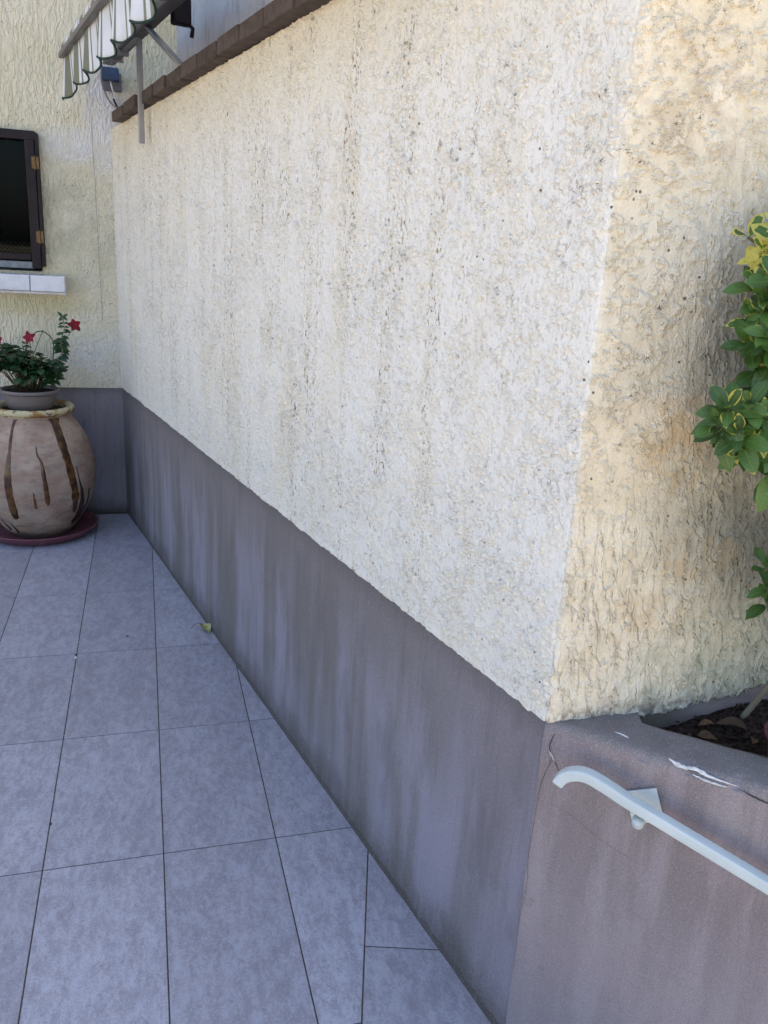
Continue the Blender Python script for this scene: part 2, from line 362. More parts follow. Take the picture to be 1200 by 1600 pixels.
for q, sd_ in tiles:
    for (p_, n_) in ((ep, FD), (np.array([0, 4.94]), np.array([0, 1])), (np.array([0, -2.95]), np.array([0, -1.]))): 
        if q: q = clip(q, p_, n_)
    if len(q) < 3: continue
    q = np.array(q); 
    keep = [k for k in range(len(q)) if np.linalg.norm(q[k]-q[k-1]) > 1e-4]; q = q[keep]
    if len(q) < 3: continue
    area = .5*sum(q[k-1][0]*q[k][1]-q[k][0]*q[k-1][1] for k in range(len(q)))
    if area < 0: q = q[::-1]
    if abs(area) < 5e-4: continue
    def inset(q, d):
        out = []
        n = len(q)
        for k in range(n):
            a, b, c = q[k-1], q[k], q[(k+1) % n]; e1 = (b-a)/np.linalg.norm(b-a); e3 = (c-b)/np.linalg.norm(c-b)
            n1, n3 = np.array([-e1[1], e1[0]]), np.array([-e3[1], e3[0]]); den = 1+n1@n3
            out.append(b+(n1+n3)*d/max(den, .15))
        return np.array(out)
    a, b = inset(q, .0017), inset(q, .0023)
    rr = random.Random(sd_); cc = (rr.random(), rr.random(), rr.random(), 1)
    dz = rr.uniform(-.0002, .0002)
    vb = [bm.verts.new((p[0], p[1], -.012)) for p in a]; va = [bm.verts.new((p[0], p[1], -.0005+dz)) for p in a]; vt = [bm.verts.new((p[0], p[1], dz)) for p in b]
    n = len(q); fs = [bm.faces.new(vt)]
    for k in range(n):
        fs.append(bm.faces.new((va[k], va[(k+1) % n], vt[(k+1) % n], vt[k]))); fs.append(bm.faces.new((vb[k], vb[(k+1) % n], va[(k+1) % n], va[k])))
    for f in fs:
        for lp in f.loops: lp[lay] = cc
me = bpy.data.meshes.new('patio'); bm.to_mesh(me); bm.free(); struct(link('patio', me, M_TILE))
out = [(-4.2, -2.95), (3, -2.95), (3, 4.94), (-4.2, 4.94)]; out = clip(out, ep, FD)
bm = bmesh.new(); t_ = [bm.verts.new((x, y, -.0012)) for x, y in out]; b_ = [bm.verts.new((x, y, -.74)) for x, y in out]
bm.faces.new(t_)
for k in range(len(out)): bm.faces.new((b_[k], b_[(k+1) % len(out)], t_[(k+1) % len(out)], t_[k]))
struct(bmobj('patio_base', bm, M_GROUT))
bm = bmesh.new()
for k in range(3):
    s0 = edge_s+.002+k*.30; z = -.18*(k+1)
    c3 = fpt(s0+.16+.0*k, .70, (z-.745)/2); bm_box(bm, (.318, 1.34, z+.745), c3, Matrix.Rotation(FROT, 3, 'Z'), .006)
struct(bmobj('steps', bm, M_TILE))

# ------------------------------------------------------------------ terrace wall (long face + return)
tw = thing('terrace_wall', 'long low terrace wall of stained rough white plaster over a grey painted base, capped with brown tiles', 'wall', (CORNER[0], CORNER[1], 0))
def child_world(o, parent): o.parent = parent; o.matrix_parent_inverse = Matrix.Translation(parent.location).inverted(); return o
def fill(a, b, d): n = max(1, int(round((b-a)/d))); return list(np.linspace(a, b, n, endpoint=False))
us = fill(.0, 1.2, .010)+fill(1.2, 2.3, .0062)+fill(2.3, WL-.008, .0028)+fill(WL-.008, WL+.008, .002)+fill(WL+.008, WL+.62, .0028)+fill(WL+.62, WL+2.4, .03)+[WL+2.4]
us = np.array(us); rc_ = .008
def path(u):          # rounded arris
    D2 = np.array([1., 0.])
    if u <= WL-rc_: return L+D*u, O
    if u >= WL+rc_: return CORNER+D2*(u-WL), np.array([0., -1.])
    t = (u-WL+rc_)/(2*rc_); a = CORNER-D*rc_; b = CORNER; c = CORNER+D2*rc_
    n = O*(1-t)+np.array([0., -1.])*t
    return a*(1-t)**2+2*b*t*(1-t)+c*t*t, n/np.linalg.norm(n)
pp = [path(u) for u in us]; XY = np.array([p[0] for p in pp]); NN = np.array([p[1] for p in pp])
zb = []
for u in us:
    base = BAND if u < WL else float(np.interp(u-WL, [0, .18, .28, .385, .46, .7, 2.4], [.757, .751, .752, .774, .797, .80, .80]))
    zb.append(base+.0035*mnoise.noise(Vector((u*60, 0, 0)))+.006*mnoise.noise(Vector((u*9, 3, 0))))
zb = np.array(zb); nz = 455; tz = np.linspace(0, 1, nz)
Zg = zb[None, :]*(1-tz[:, None])+TOP*tz[:, None]
V = np.zeros((nz+1, len(us), 3))
V[1:, :, 0] = XY[None, :, 0]; V[1:, :, 1] = XY[None, :, 1]; V[1:, :, 2] = Zg
V[1, :, :2] -= NN*.003; V[0] = V[1]; V[0, :, :2] -= NN*.022; V[0, :, 2] += .002
UVg = np.zeros((nz+1, len(us), 2)); UVg[..., 0] = us[None, :]; UVg[..., 1] = V[..., 2]
child_world(gridmesh('plaster', V, UVg, M_PL), tw)
# base band of the long face
ub = np.linspace(0, WL, 90); zz = np.linspace(-.02, BAND+.02, 24)
V = np.zeros((24, 90, 3))
for i, u in enumerate(ub):
    for j, z in enumerate(zz):
        o = -.007+.0016*mnoise.noise(Vector((u*3, z*4, 0)))+.004*max(0, .04-z)/.04*(.6+.4*mnoise.noise(Vector((u*15, 0, 0))))
        V[j, i] = wpt(u, o, z)
UVg = np.zeros((24, 90, 2)); UVg[..., 0] = ub[None, :]; UVg[..., 1] = zz[:, None]
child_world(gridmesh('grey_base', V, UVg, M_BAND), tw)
# masonry core (keeps light out; closes the wall at the back)
M_CORE = simple('bare_render', (.42, .40, .36), .9, var=.15, scale=9)
core = [L+D*(-.1)-O*.03, CORNER-D*.012-O*.03+np.array([.0, .016]), CORNER+np.array([2.4, .026]), np.array([3.1, 4.9]), np.array([-.05, 4.9])]
bm = bmesh.new(); b_ = [bm.verts.new((p[0], p[1], -.75)) for p in core]; t_ = [bm.verts.new((p[0], p[1], TOP-.003)) for p in core]
bm.faces.new(t_); bm.faces.new(b_[::-1])
for k in range(5): bm.faces.new((b_[k], b_[(k+1) % 5], t_[(k+1) % 5], t_[k]))
child_world(bmobj('core', bm, M_CORE), tw)
# base strip under the plaster of the return face
g = NG('damp_stained_render'); s_ = g.sep(g.P)
c_ = g.mix(g.step(g.noise(g.P, 14, 4), .35, .65), (.20, .16, .15), (.30, .25, .23)); c_ = g.mix(g.mul(g.step(s_[0], 1.02, .86), g.step(g.noise(g.P, 25, 3), .3, .6, .5, 1)), c_, (.13, .12, .075))
g.bump(g.add(g.noise(g.P, 60, 4), g.noise(g.P, 300, 2)), .0015); M_DAMP = g.fin(c_, .9, .2)
xs = np.linspace(CORNER[0]+.03, CORNER[0]+2.4, 60); zs = np.linspace(.55, .83, 8); V = np.zeros((8, 60, 3))
for i, x in enumerate(xs):
    for j, z in enumerate(zs): V[j, i] = (x, CORNER[1]+.004+.003*mnoise.noise(Vector((x*14, z*14, 0))), z)
child_world(gridmesh('base_strip', V, None, M_DAMP), tw)
# coping tiles
g = NG('brown_fired_coping'); rnd = g.t.nodes.new('ShaderNodeObjectInfo').outputs['Random']
V4 = g.vadd(g.P, g.comb(g.mul(rnd, 9.), 0., 0.))
c_ = g.mix(g.step(g.noise(V4, 26, 5, .65), .35, .65), (.045, .033, .028), (.105, .080, .068)); c_ = g.mix(g.mul(g.step(rnd, 0, 1, 0., .5), 1.), c_, (.11, .085, .075))
g.bump(g.add(g.noise(g.P, 120, 4), g.mul(g.noise(g.P, 22, 3), 2.)), .002); M_COP = g.fin(c_, .85, .25)
ss = [.285, .56, .845]; pos = [(.285, .56), (.565, .845)]
s = .955
while s < WL-.02: e = min(s+random.uniform(.205, .225), WL+.05); pos.append((s, e)); s = e+.006
for k, (a, b) in enumerate(pos):
    bm = bmesh.new(); bm_box(bm, (b-a, .30, .047), (0, 0, 0), None, .004)
    for v in bm.verts: v.co += Vector(mnoise.noise_vector(v.co*30+Vector((k*7, 0, 0))))*.0015
    o = bmobj('coping_tile', bm, M_COP); o.location = wpt((a+b)/2, .052-.15+random.uniform(-.003, .003), TOP+.0245+random.uniform(-.002, .002)); o.rotation_euler = (R(random.uniform(-1, 1)), R(random.uniform(-.6, .6)), WROT+R(-1.3+random.uniform(-1, 1)))
    child_world(o, tw)
for k in range(8):
    bm = bmesh.new(); bm_box(bm, (.26, .30, .047), (0, 0, 0), None, .004); o = bmobj('coping_tile', bm, M_COP)
    o.location = (CORNER[0]+.22+k*.266, CORNER[1]-.05+.15, TOP+.0245); child_world(o, tw)

# ------------------------------------------------------------------ upper volume of the house, set back behind the coping
g = NG('grey_white_roughcast'); n_ = g.noise(g.P, 95, 4, .7)
c_ = g.mix(g.step(g.noise(g.P, 2.2, 3), .35, .65), (.70, .70, .70), (.80, .80, .79)); c_ = g.mix(g.mul(g.step(g.noise(g.map(g.P, (1, 1, .3)), 22, 4), .52, .66), .35), c_, (.33, .33, .34))
c_ = g.mix(g.step(n_, .56, .66, 0, .5), c_, (.36, .36, .38)); g.bump(g.add(n_, g.mul(g.noise(g.P, 260, 3), .5)), .014); M_UP = g.fin(c_, .9, .15)
up = [L+D*.872-O*.13, CORNER-O*.13+np.array([.03, .12]), CORNER+np.array([2.3, .16]), np.array([3.0, 4.0]), L+D*.872-O*.13+np.array([3.0, .0])]
bm = bmesh.new(); b_ = [bm.verts.new((p[0], p[1], TOP)) for p in up]; t_ = [bm.verts.new((p[0], p[1], 5.4)) for p in up]
n = len(up); bm.faces.new(t_); bm.faces.new(b_[::-1])
for k in range(n): bm.faces.new((b_[k], b_[(k+1) % n], t_[(k+1) % n], t_[k]))
tag(bmobj('upper_house_wall', bm, M_UP), 'grey white roughcast house wall rising behind the brown coping', 'wall')

# ------------------------------------------------------------------ back house wall with window
hw = thing('house_wall', 'cream ridged plaster house wall at the far end, with a dark window and a grey base', 'wall', (-.6, 4.913, 0))
WX0, WX1, WZ0, WZ1 = -1.42, -.515, 1.375, 2.065
def backgrid(x0, x1, z0, z1, dx, dz):
    nx, nz_ = max(2, int((x1-x0)/dx)), max(2, int((z1-z0)/dz)); X, Z_ = np.meshgrid(np.linspace(x0, x1, nx), np.linspace(z0, z1, nz_))
    return np.stack([X, np.full_like(X, 4.913), Z_], -1)
vs, fs = [], []
def addg(V):
    ny, nx = V.shape[:2]; b = len(vs); vs.extend(V.reshape(-1, 3).tolist())
    for r in range(ny-1):
        for c in range(nx-1): a = b+r*nx+c; fs.append((a, a+1, a+nx+1, a+nx))
addg(backgrid(WX1, -.06, BAND-.005, 2.62, .006, .006)); addg(backgrid(-.06, .45, 2.1, 2.95, .007, .007)); addg(backgrid(-.75, WX1, WZ1, 2.62, .006, .006)); addg(backgrid(-.75, WX1, BAND-.005, WZ0, .006, .006))
addg(backgrid(WX1-.235, -.06, 2.62, 2.95, .007, .007))
addg(backgrid(-4.2, -.75, BAND-.005, WZ0, .08, .08)); addg(backgrid(-4.2, -.75, WZ1, 2.95, .08, .08)); addg(backgrid(-4.2, WX0, WZ0, WZ1, .08, .08)); addg(backgrid(-4.2, .45, 2.95, 7.5, .1, .1)); addg(backgrid(.45, 3.2, 2.1, 7.5, .1, .1))
for V_, nm in ((None, 'plaster'),): child_world(mesh(nm, vs, fs, M_BK, smooth=True), hw)
xb = np.linspace(-4.2, -.10, 120); zb2 = np.linspace(-.02, BAND+.012, 14); V = np.zeros((14, 120, 3))
for i, x in enumerate(xb):
    for j, z in enumerate(zb2): V[j, i] = (x, 4.920+.0012*mnoise.noise(Vector((x*4, z*4, 5))), z)
UVg = np.zeros((14, 120, 2)); UVg[..., 0] = xb[None, :]+9; UVg[..., 1] = zb2[:, None]
child_world(gridmesh('grey_base', V, UVg, M_BAND), hw)
bm = bmesh.new()      # masonry behind the plaster, round the window opening
bm_box(bm, (WX0+4.2, .25, 8.2), ((WX0-4.2)/2, 5.052, 3.375)); bm_box(bm, (3.2-WX1, .25, 8.2), ((WX1+3.2)/2, 5.053, 3.375))
bm_box(bm, (WX1-WX0, .25, WZ0+.75), ((WX0+WX1)/2, 5.054, (WZ0-.75)/2)); bm_box(bm, (WX1-WX0, .25, 7.5-WZ1), ((WX0+WX1)/2, 5.054, (WZ1+7.5)/2))
child_world(bmobj('masonry', bm, M_CORE), hw)
# window
M_WOOD = simple('dark_brown_lacquer', (.011, .006, .008), .55, var=.35, scale=18, spec=.25)
M_BRASS = simple('worn_brass', (.15, .092, .04), .5, .6, var=.35, scale=90)
M_ZINC = simple('zinc_strip', (.14, .16, .18), .5, .5, var=.25, scale=30)
M_DARK = simple('dark_room', (.003, .003, .004), .95, spec=.05)
g = NG('window_glass'); M_GLASS = g.m; tr_ = g.t.nodes.new('ShaderNodeBsdfTransparent'); tr_.inputs[0].default_value = (.55, .60, .58, 1)
gl_ = g.t.nodes.new('ShaderNodeBsdfGlossy'); gl_.inputs['Roughness'].default_value = .02; mx_ = g.t.nodes.new('ShaderNodeMixShader'); mx_.inputs[0].default_value = .006
g.t.links.new(tr_.outputs[0], mx_.inputs[1]); g.t.links.new(gl_.outputs[0], mx_.inputs[2]); g.t.links.new(mx_.outputs[0], g.out.inputs[0])
win = bpy.data.objects.new('window', None); col.objects.link(win); win.location = ((WX0+WX1)/2, 4.913, WZ0); child_world(win, hw)
def wadd(o): o.parent = win; o.matrix_parent_inverse = Matrix.Translation(win.location).inverted(); return o
YF = 4.885
bm = bmesh.new()
cx = (WX0+WX1)/2
bm_box(bm, (WX1-WX0+.02, .075, .045), (cx, YF+.0, 2.043), None, .004); bm_box(bm, (.048, .070, .66), (WX1-.008-.012, YF-.001, 1.722), None, .004)
bm_box(bm, (.048, .070, .66), (WX0+.02, YF-.001, 1.722), None, .004); bm_box(bm, (WX1-WX0-.09, .060, .034), (cx, YF+.003, 1.448), None, .004)
bm_box(bm, (.03, .045, .60), (cx, YF+.0, 1.742), None, .004)
wadd(bmobj('frame', bm, M_WOOD))
bm = bmesh.new(); bm_box(bm, (WX1-WX0-.06, .07, .036), (cx-.005, YF+.012, 1.407), None, .003); wadd(bmobj('bottom_rail', bm, M_ZINC))
bm = bmesh.new(); bm_box(bm, (.014, .062, .655), (WX1+.014, YF-.006, 1.731), None, .003); bm_box(bm, (.006, .035, .655), (WX1+.002, YF-.002, 1.731)); wadd(bmobj('casing_strip', bm, M_WOOD))
bm = bmesh.new(); bm_box(bm, (WX1-WX0-.05, .005, .62), (cx, YF+.012, 1.745)); wadd(bmobj('glass', bm, M_GLASS))
for z in (1.915, 1.552):
    bm = bmesh.new(); bm_box(bm, (.013, .004, .058), (-.011, 0, 0), None, .001); bm_box(bm, (.013, .004, .058), (.011, 0, 0), None, .001)
    tube_bm(bm, [(0, -.004, -.034), (0, -.004, .034)], .0045, 8)
    for a, b in ((-.012, .02), (.012, .02), (-.012, -.02), (.012, -.02), (-.011, 0)): tube_bm(bm, [(a, -.001, b), (a, -.0035, b)], .0028, 6)
    o = bmobj('hinge', bm, M_BRASS); o.location = (WX1+.004, YF-.040, z); wadd(o)
# dim room behind and a small lattice seen at the foot of the pane
bm = bmesh.new(); bm_box(bm, (1.6, 1.2, 1.3), (cx, 5.79, 1.6)); 
for f in bm.faces: f.normal_flip()
for f in [f for f in bm.faces if abs(f.calc_center_median().y-5.19) < .01]: bm.faces.remove(f)
me = bpy.data.meshes.new('room_lining'); bm.to_mesh(me); bm.free(); wadd(link('room_lining', me, M_DARK))
bm = bmesh.new()
for k in range(40):
    x = WX0+.03+k*.022
    for sgn in (1, -1): bm_box(bm, (.003, .002, .075), (x, YF+.030+.003*sgn, 1.495), Matrix.Rotation(R(0), 3, 'Y')@Matrix.Rotation(R(45*sgn), 3, 'Y'))
bm.verts.ensure_lookup_table()
bmesh.ops.delete(bm, geom=[], context='VERTS')
M_LAT = simple('olive_lattice', (.07, .08, .055), .8); wadd(bmobj('lattice', bm, M_LAT))
# sill
g = NG('white_stone_sill'); c_ = g.mix(g.step(g.noise(g.P, 12, 4), .35, .65), (.56, .57, .60), (.66, .67, .70)); c_ = g.mix(g.mul(g.step(g.noise(g.P, 60, 3), .64, .72), .5), c_, (.2, .19, .17))
g.bump(g.noise(g.P, 120, 3), .001); M_SILL = g.fin(c_, .6, .3)
bm = bmesh.new(); bm_box(bm, (.17, .15, .082), (-.4835, 4.875, 1.318), None, .004); bm_box(bm, (.93, .15, .082), (-1.037, 4.875, 1.318), None, .004)
bm_box(bm, (1.11, .112, .014), (-.953, 4.880, 1.269), None, .003); 
for v in bm.verts: v.co += Vector(mnoise.noise_vector(v.co*14))*.0025
child_world(bmobj('window_sill', bm, M_SILL), hw)

# ------------------------------------------------------------------ thin wire down the back wall
M_WIRE = simple('grey_wire', (.25, .23, .22), .6)
tag(tube('hanging_wire', smoothpath([(-.236, 4.893, 2.42), (-.231, 4.896, 2.1), (-.226, 4.897, 1.8), (-.223, 4.897, 1.5), (-.219, 4.897, 1.13)]), .0013, M_WIRE, n=6), 'thin grey wire hanging straight down the cream wall beside the window', 'wire')

# ------------------------------------------------------------------ awning
M_ALU = simple('grey_painted_aluminium', (.30, .29, .29), .45, .3, var=.08, scale=12)
M_ALUD = simple('brown_grey_profile', (.15, .135, .13), .45, .3, var=.1, scale=12)
M_STEEL = simple('galvanised_strut', (.38, .39, .41), .45, .5, var=.1, scale=20)
M_HEM = simple('dark_green_binding', (.006, .03, .024), .8)
g = NG('striped_awning_canvas'); X = g.sep(g.UV)[0]; fr = g.math('FRACT', g.mul(X, 1/.28))
def band(g, fr, a, b): return g.mul(g.step(fr, a-.01, a+.01), g.step(fr, b+.01, b-.01))
olive = g.math('MAXIMUM', band(g, fr, .05, .38), g.math('MAXIMUM', band(g, fr, .47, .53), band(g, fr, .88, .94)))
c_ = g.mix(olive, (.62, .64, .66), (.175, .18, .13)); c_ = g.mix(g.step(g.noise(g.P, 8, 3), .4, .7, 0, .2), c_, (.35, .35, .33)); g.bump(g.noise(g.UV, 900, 1), .0004)
M_CAN = g.fin(c_, .85, .15)
aw = thing('awning', 'green and white striped awning folded in above the brown coping, with wavy dark green hem', 'awning', wpt(.9, .2, 2.2))
def A(o): return child_world(o, aw)
def wbox(name, s0, s1, o, z, dy, dz, mat, bev=.004, tilt=0):
    bm = bmesh.new(); bm_box(bm, (s1-s0, dy, dz), (0, 0, 0), None, bev); ob = bmobj(name, bm, mat); ob.location = wpt((s0+s1)/2, o, z); ob.rotation_euler = (0, tilt, WROT); return A(ob)
A0, A1 = .24, 3.3
wbox('front_bar', A0, A1, .262, 2.383, .030, .024, M_ALUD)
def canvas(name, fpos, n0, n1, s0=A0, s1=A1, uvoff=0):
    ss = np.linspace(s0, s1, n0); tt = np.linspace(0, 1, n1); V = np.zeros((n1, n0, 3)); UVg = np.zeros((n1, n0, 2))
    for i, s in enumerate(ss):
        for j, t in enumerate(tt): V[j, i] = fpos(s, t); UVg[j, i] = (s+uvoff, t*.2)
    o = gridmesh(name, V, UVg, M_CAN, flip=True); m = o.modifiers.new('thickness', 'SOLIDIFY'); m.thickness = .0012; return A(o)
def wph(s): p = (s-.55)*2*math.pi/.312; return p+.45*math.sin(p)
canvas('roller_fabric', lambda s, t: wpt(s, .268-.03*t+.012*math.sin(t*3.1), 2.396+.055*t), 120, 6)
def valp(s, t): return wpt(s, .250+.017*(.25+.75*t)*math.sin(wph(s)+.6)+.004*t*math.sin(s*31), 2.374-(.161-.012*math.cos(wph(s))+(.03*max(0, 1-(s-A0)/.16)))*t)
canvas('valance', valp, 420, 10)
A(tube('hem', [Vector(valp(s, 1.0)) for s in np.linspace(A0, A1, 420)], .0042, M_HEM, n=6))
wbox('support_bar', .27, 2.6, .052, 2.398, .055, .058, M_ALUD, .005)
bm = bmesh.new(); bm_box(bm, (.018, .17, .03), (0, 0, 0), None, .003); bm_box(bm, (.05, .03, .055), (0, -.05, -.01), None, .003)
for k in (-.03, .03): tube_bm(bm, [(.0, k, -.015), (0, k, -.028)], .007, 6)
o = bmobj('clamp_bracket', bm, M_ALU); o.location = wpt(.44, .10, 2.372); o.rotation_euler = (0, 0, WROT); A(o)
bm = bmesh.new(); bm_box(bm, (.30, .022, .022), (.0, 0, 0), None, .003); bm_box(bm, (.03, .05, .07), (-.15, .0, .01), None, .003)
o = bmobj('bracket_arm', bm, M_ALU); o.location = wpt(.79, .055, 2.374); o.rotation_euler = (0, 0, WROT); A(o)
bm = bmesh.new(); bm_box(bm, (.05, .07, .11), (0, 0, 0), None, .006); tube_bm(bm, [(0, .02, -.04), (0, .045, -.06), (0, .04, -.09)], .008, 8); o = bmobj('roller_end', bm, M_WOOD); o.location = wpt(1.36, -.02, 2.40); o.rotation_euler = (0, 0, WROT); A(o)
bm = bmesh.new(); bm_box(bm, (.024, .022, .44), (0, 0, 0), None, .002); o = bmobj('post', bm, M_ALU); o.location = wpt(.905, .040, 2.185); o.rotation_euler = (0, 0, WROT); A(o)
p0, p1 = Vector(wpt(1.08, .05, 2.385)), Vector(wpt(1.56, .03, 2.165)); d = p1-p0
bm = bmesh.new(); bm_box(bm, (d.length, .006, .026), (0, 0, 0)); bm_box(bm, (d.length, .022, .004), (0, -.008, .012)); o = bmobj('diagonal_strut', bm, M_STEEL); o.location = (p0+p1)/2; o.rotation_euler = d.to_track_quat('X', 'Z').to_euler(); A(o)

# junction box and cables
M_BLUE = simple('blue_grey_plastic', (.035, .065, .13), .4); M_GP = simple('grey_plastic', (.14, .14, .16), .5); M_CBL = simple('grey_cable', (.22, .20, .19), .55); M_CW = simple('white_cable', (.6, .6, .6), .5)
jb = thing('junction_box', 'small blue electrical box on the cream wall below the awning end', 'electrical box', (-.128, 4.90, 2.36))
bm = bmesh.new(); bm_box(bm, (.088, .055, .062), (0, -.04, .008), None, .008, 3); o = bmobj('cover', bm, M_BLUE, jb)
bm = bmesh.new(); bm_box(bm, (.096, .035, .085), (.006, -.006, -.022), None, .006); bmobj('back_box', bm, M_GP, jb)
tube('cable', smoothpath([(.0, -.045, -.022), (.006, -.05, -.05), (.018, -.03, -.09), (.03, -.005, -.125)]), .0042, M_CW, jb)
tube('cable', smoothpath([(.012, -.01, -.10), (.022, -.012, -.125), (.036, -.008, -.15)]), .005, M_WOOD, jb)
tag(tube('awning_cable', smoothpath([(-.167, 4.80, 2.42), (-.170, 4.80, 2.34), (-.165, 4.80, 2.30), (-.135, 4.80, 2.235), (-.095, 4.78, 2.20), (-.055, 4.72, 2.172), (-.02, 4.62, 2.166)]), .0042, M_CBL), 'brown grey cable looping from the awning down to the coping', 'cable')

# ------------------------------------------------------------------ planter curb, soil
pc = thing('planter_curb', 'mauve grey concrete planter curb carrying the handrail, with cracked rounded edge', 'wall', (CORNER[0], CORNER[1], 0))
sv_ = np.array(list(np.linspace(0, .55, 150))+list(np.linspace(.56, 1.9, 40)))
HT = .758
prof = []   # (kind, value) from the bottom of the face to the soil side
for z in np.linspace(-.75, .70, 22): prof.append(('f', z))
for z in np.linspace(.705, HT-.018, 8): prof.append(('f', z))
for a in np.linspace(8, 90, 8): prof.append(('r', a))
for t in np.linspace(.06, 1, 14): prof.append(('t', t))
for t in np.linspace(.1, 1, 5): prof.append(('b', t))
V = np.zeros((len(prof), len(sv_), 3)); rr_ = .018
for i, s in enumerate(sv_):
    dist = (1.150-(CORNER[1]+FD[1]*s))/(-FN[1])
    wd = dist if s < .132 else .100+.004*mnoise.noise(Vector((s*9, 0, 0)))
    if .132 <= s < .15: wd = lerp(dist, wd, (s-.132)/.018)
    wd = max(wd, .03) if s > .02 else max(wd, .022)
    ht = HT+.0035*mnoise.noise(Vector((s*7, 1, 0)))
    for j, (k, v) in enumerate(prof):
        if k == 'f': o, z = 0, v
        elif k == 'r': o, z = -rr_*(1-math.cos(R(v))), ht-rr_+rr_*math.sin(R(v))
        elif k == 't': o, z = -rr_-(wd-rr_)*v, ht
        else: o, z = -wd-.004*v, ht-.09*v
        nn = mnoise.noise(Vector((s*22, z*22, o*22)))*.0016+mnoise.noise(Vector((s*70, z*70, o*70)))*.0007
        if k == 'f': o += nn
        else: z += nn*.8; o += nn*.5
        if k == 'r': dm = max(0, mnoise.noise(Vector((s*26, 7, 0)))-.15)*.009; o -= dm; z -= dm*.7
        V[j, i] = fpt(s, o, z)
child_world(gridmesh('concrete', V, None, M_CURB), pc)
M_CHIP = simple('white_chipped_filler', (.60, .59, .57), .85, var=.35, scale=60); M_CRK = simple('crack_shadow', (.055, .047, .043), 1.)
def ribbon(name, pts, wds, mat, parent, nrm, th=.0006, k=6, seed=0):
    P_ = smoothpath(pts, k); n = len(P_); vv, ff = [], []; nr_ = Vector(nrm).normalized()
    for i, p in enumerate(P_):
        t = (P_[min(i+1, n-1)]-P_[max(i-1, 0)]).normalized(); sd2 = t.cross(nr_).normalized()
        wi = np.interp(i/(n-1), np.linspace(0, 1, len(wds)), wds)*(1+.5*mnoise.noise(Vector((i*.9, seed, 0)))); p = p+sd2*wi*.5*mnoise.noise(Vector((i*.8, seed+9, 0)))
        vv += [p-sd2*wi/2, p-sd2*wi*.35+nr_*th, p+sd2*wi*.35+nr_*th, p+sd2*wi/2]
        if i:
            a = 4*i
            for q in range(3): ff.append((a-4+q, a+q, a+q+1, a-3+q))
    return child_world(mesh(name, vv, ff, mat, smooth=True), parent)
fn3 = (FN[0], FN[1], 0); fn45 = (FN[0]*.6, FN[1]*.6, .8)
ribbon('chipped_patch', [fpt(.214, -.006, HT-.001), fpt(.235, -.003, HT-.006), fpt(.26, -.004, HT-.004), fpt(.285, -.0005, HT-.008), fpt(.325, -.001, HT-.010)], [.001, .008, .006, .007, .003, .0], M_CHIP, pc, fn45, .0022, seed=3)
ribbon('chipped_patch', [fpt(.255, -.0, HT-.013), fpt(.28, .001, HT-.016), fpt(.31, .001, HT-.016)], [.0, .004, .004, .0], M_CHIP, pc, fn45, .0022, seed=5)
ribbon('crack', [fpt(.325, .0, HT-.012), fpt(.35, .002, HT-.018), fpt(.38, .002, HT-.022), fpt(.42, .002, HT-.018)], [.0, .002, .0015, .001], M_CRK, pc, fn45, .002, seed=8)
ribbon('chipped_patch', [fpt(.115, -.035, HT), fpt(.13, -.034, HT), fpt(.142, -.03, HT)], [.001, .004, .002, .0], M_CHIP, pc, (0, 0, 1), .0022, seed=6)
ribbon('crack', [fpt(.020, .0015, .742), fpt(.014, .002, .715), fpt(.020, .002, .690), fpt(.012, .002, .655), fpt(.006, .002, .62), fpt(.004, .002, .55), fpt(.002, .002, .47), fpt(.006, .002, .40), fpt(.001, .002, .33), fpt(.002, .002, .2)], [.0012, .0020, .0007, .0009, .0005, .0009, .0005, .0005, .0003], M_CRK, pc, fn3, .0004, seed=11)
ribbon('crack', [fpt(.016, .002, .700), fpt(.026, .002, .688), fpt(.036, .002, .672), fpt(.046, .002, .66)], [.001, .0016, .001, .0004], M_CRK, pc, fn3, .0004, seed=12)
ribbon('chipped_patch', [fpt(.014, .002, .706), fpt(.020, .002, .696), fpt(.028, .002, .686)], [.0, .005, .004, .0], simple('pale_chip', (.42, .40, .38), .8), pc, fn3, .0005, seed=4)
ribbon('crack', [fpt(.03, .0015, .60), fpt(.08, .002, .585), fpt(.13, .002, .56), fpt(.2, .002, .54)], [.0, .0003, .0002, .0002, .0], M_CRK, pc, fn3, .0003, seed=14)

g = NG('dark_potting_soil'); c_ = g.mix(g.step(g.noise(g.P, 120, 4), .35, .65), (.016, .010, .008), (.055, .036, .026)); g.bump(g.noise(g.P, 200, 4), .004); M_SOIL = g.fin(c_, .95, .15)
V = np.zeros((70, 150, 3))
for i in range(150):
    for j in range(70):
        t = j/69; s = .10+i/149*1.75; base = np.array(fpt(s, -.085, 0)[:2]); end = np.array([base[0]+.02, 1.150]) if base[1] < 1.14 else base
        end = base+np.array([-FN[0], -FN[1]])*max(.01, (1.150-base[1])/(-FN[1])); p = base*(1-t)+end*t
        z = .712+.010*mnoise.noise(Vector((p[0]*9, p[1]*9, 0)))+.008*mnoise.noise(Vector((p[0]*40, p[1]*40, 0)))+.004*mnoise.noise(Vector((p[0]*130, p[1]*130, 0)))+.045*float(np.clip((p[0]-.90)/.25, 0, 1))*t
        V[j, i] = (p[0], p[1], z)
so_ = struct(gridmesh('soil', V, None, M_SOIL))
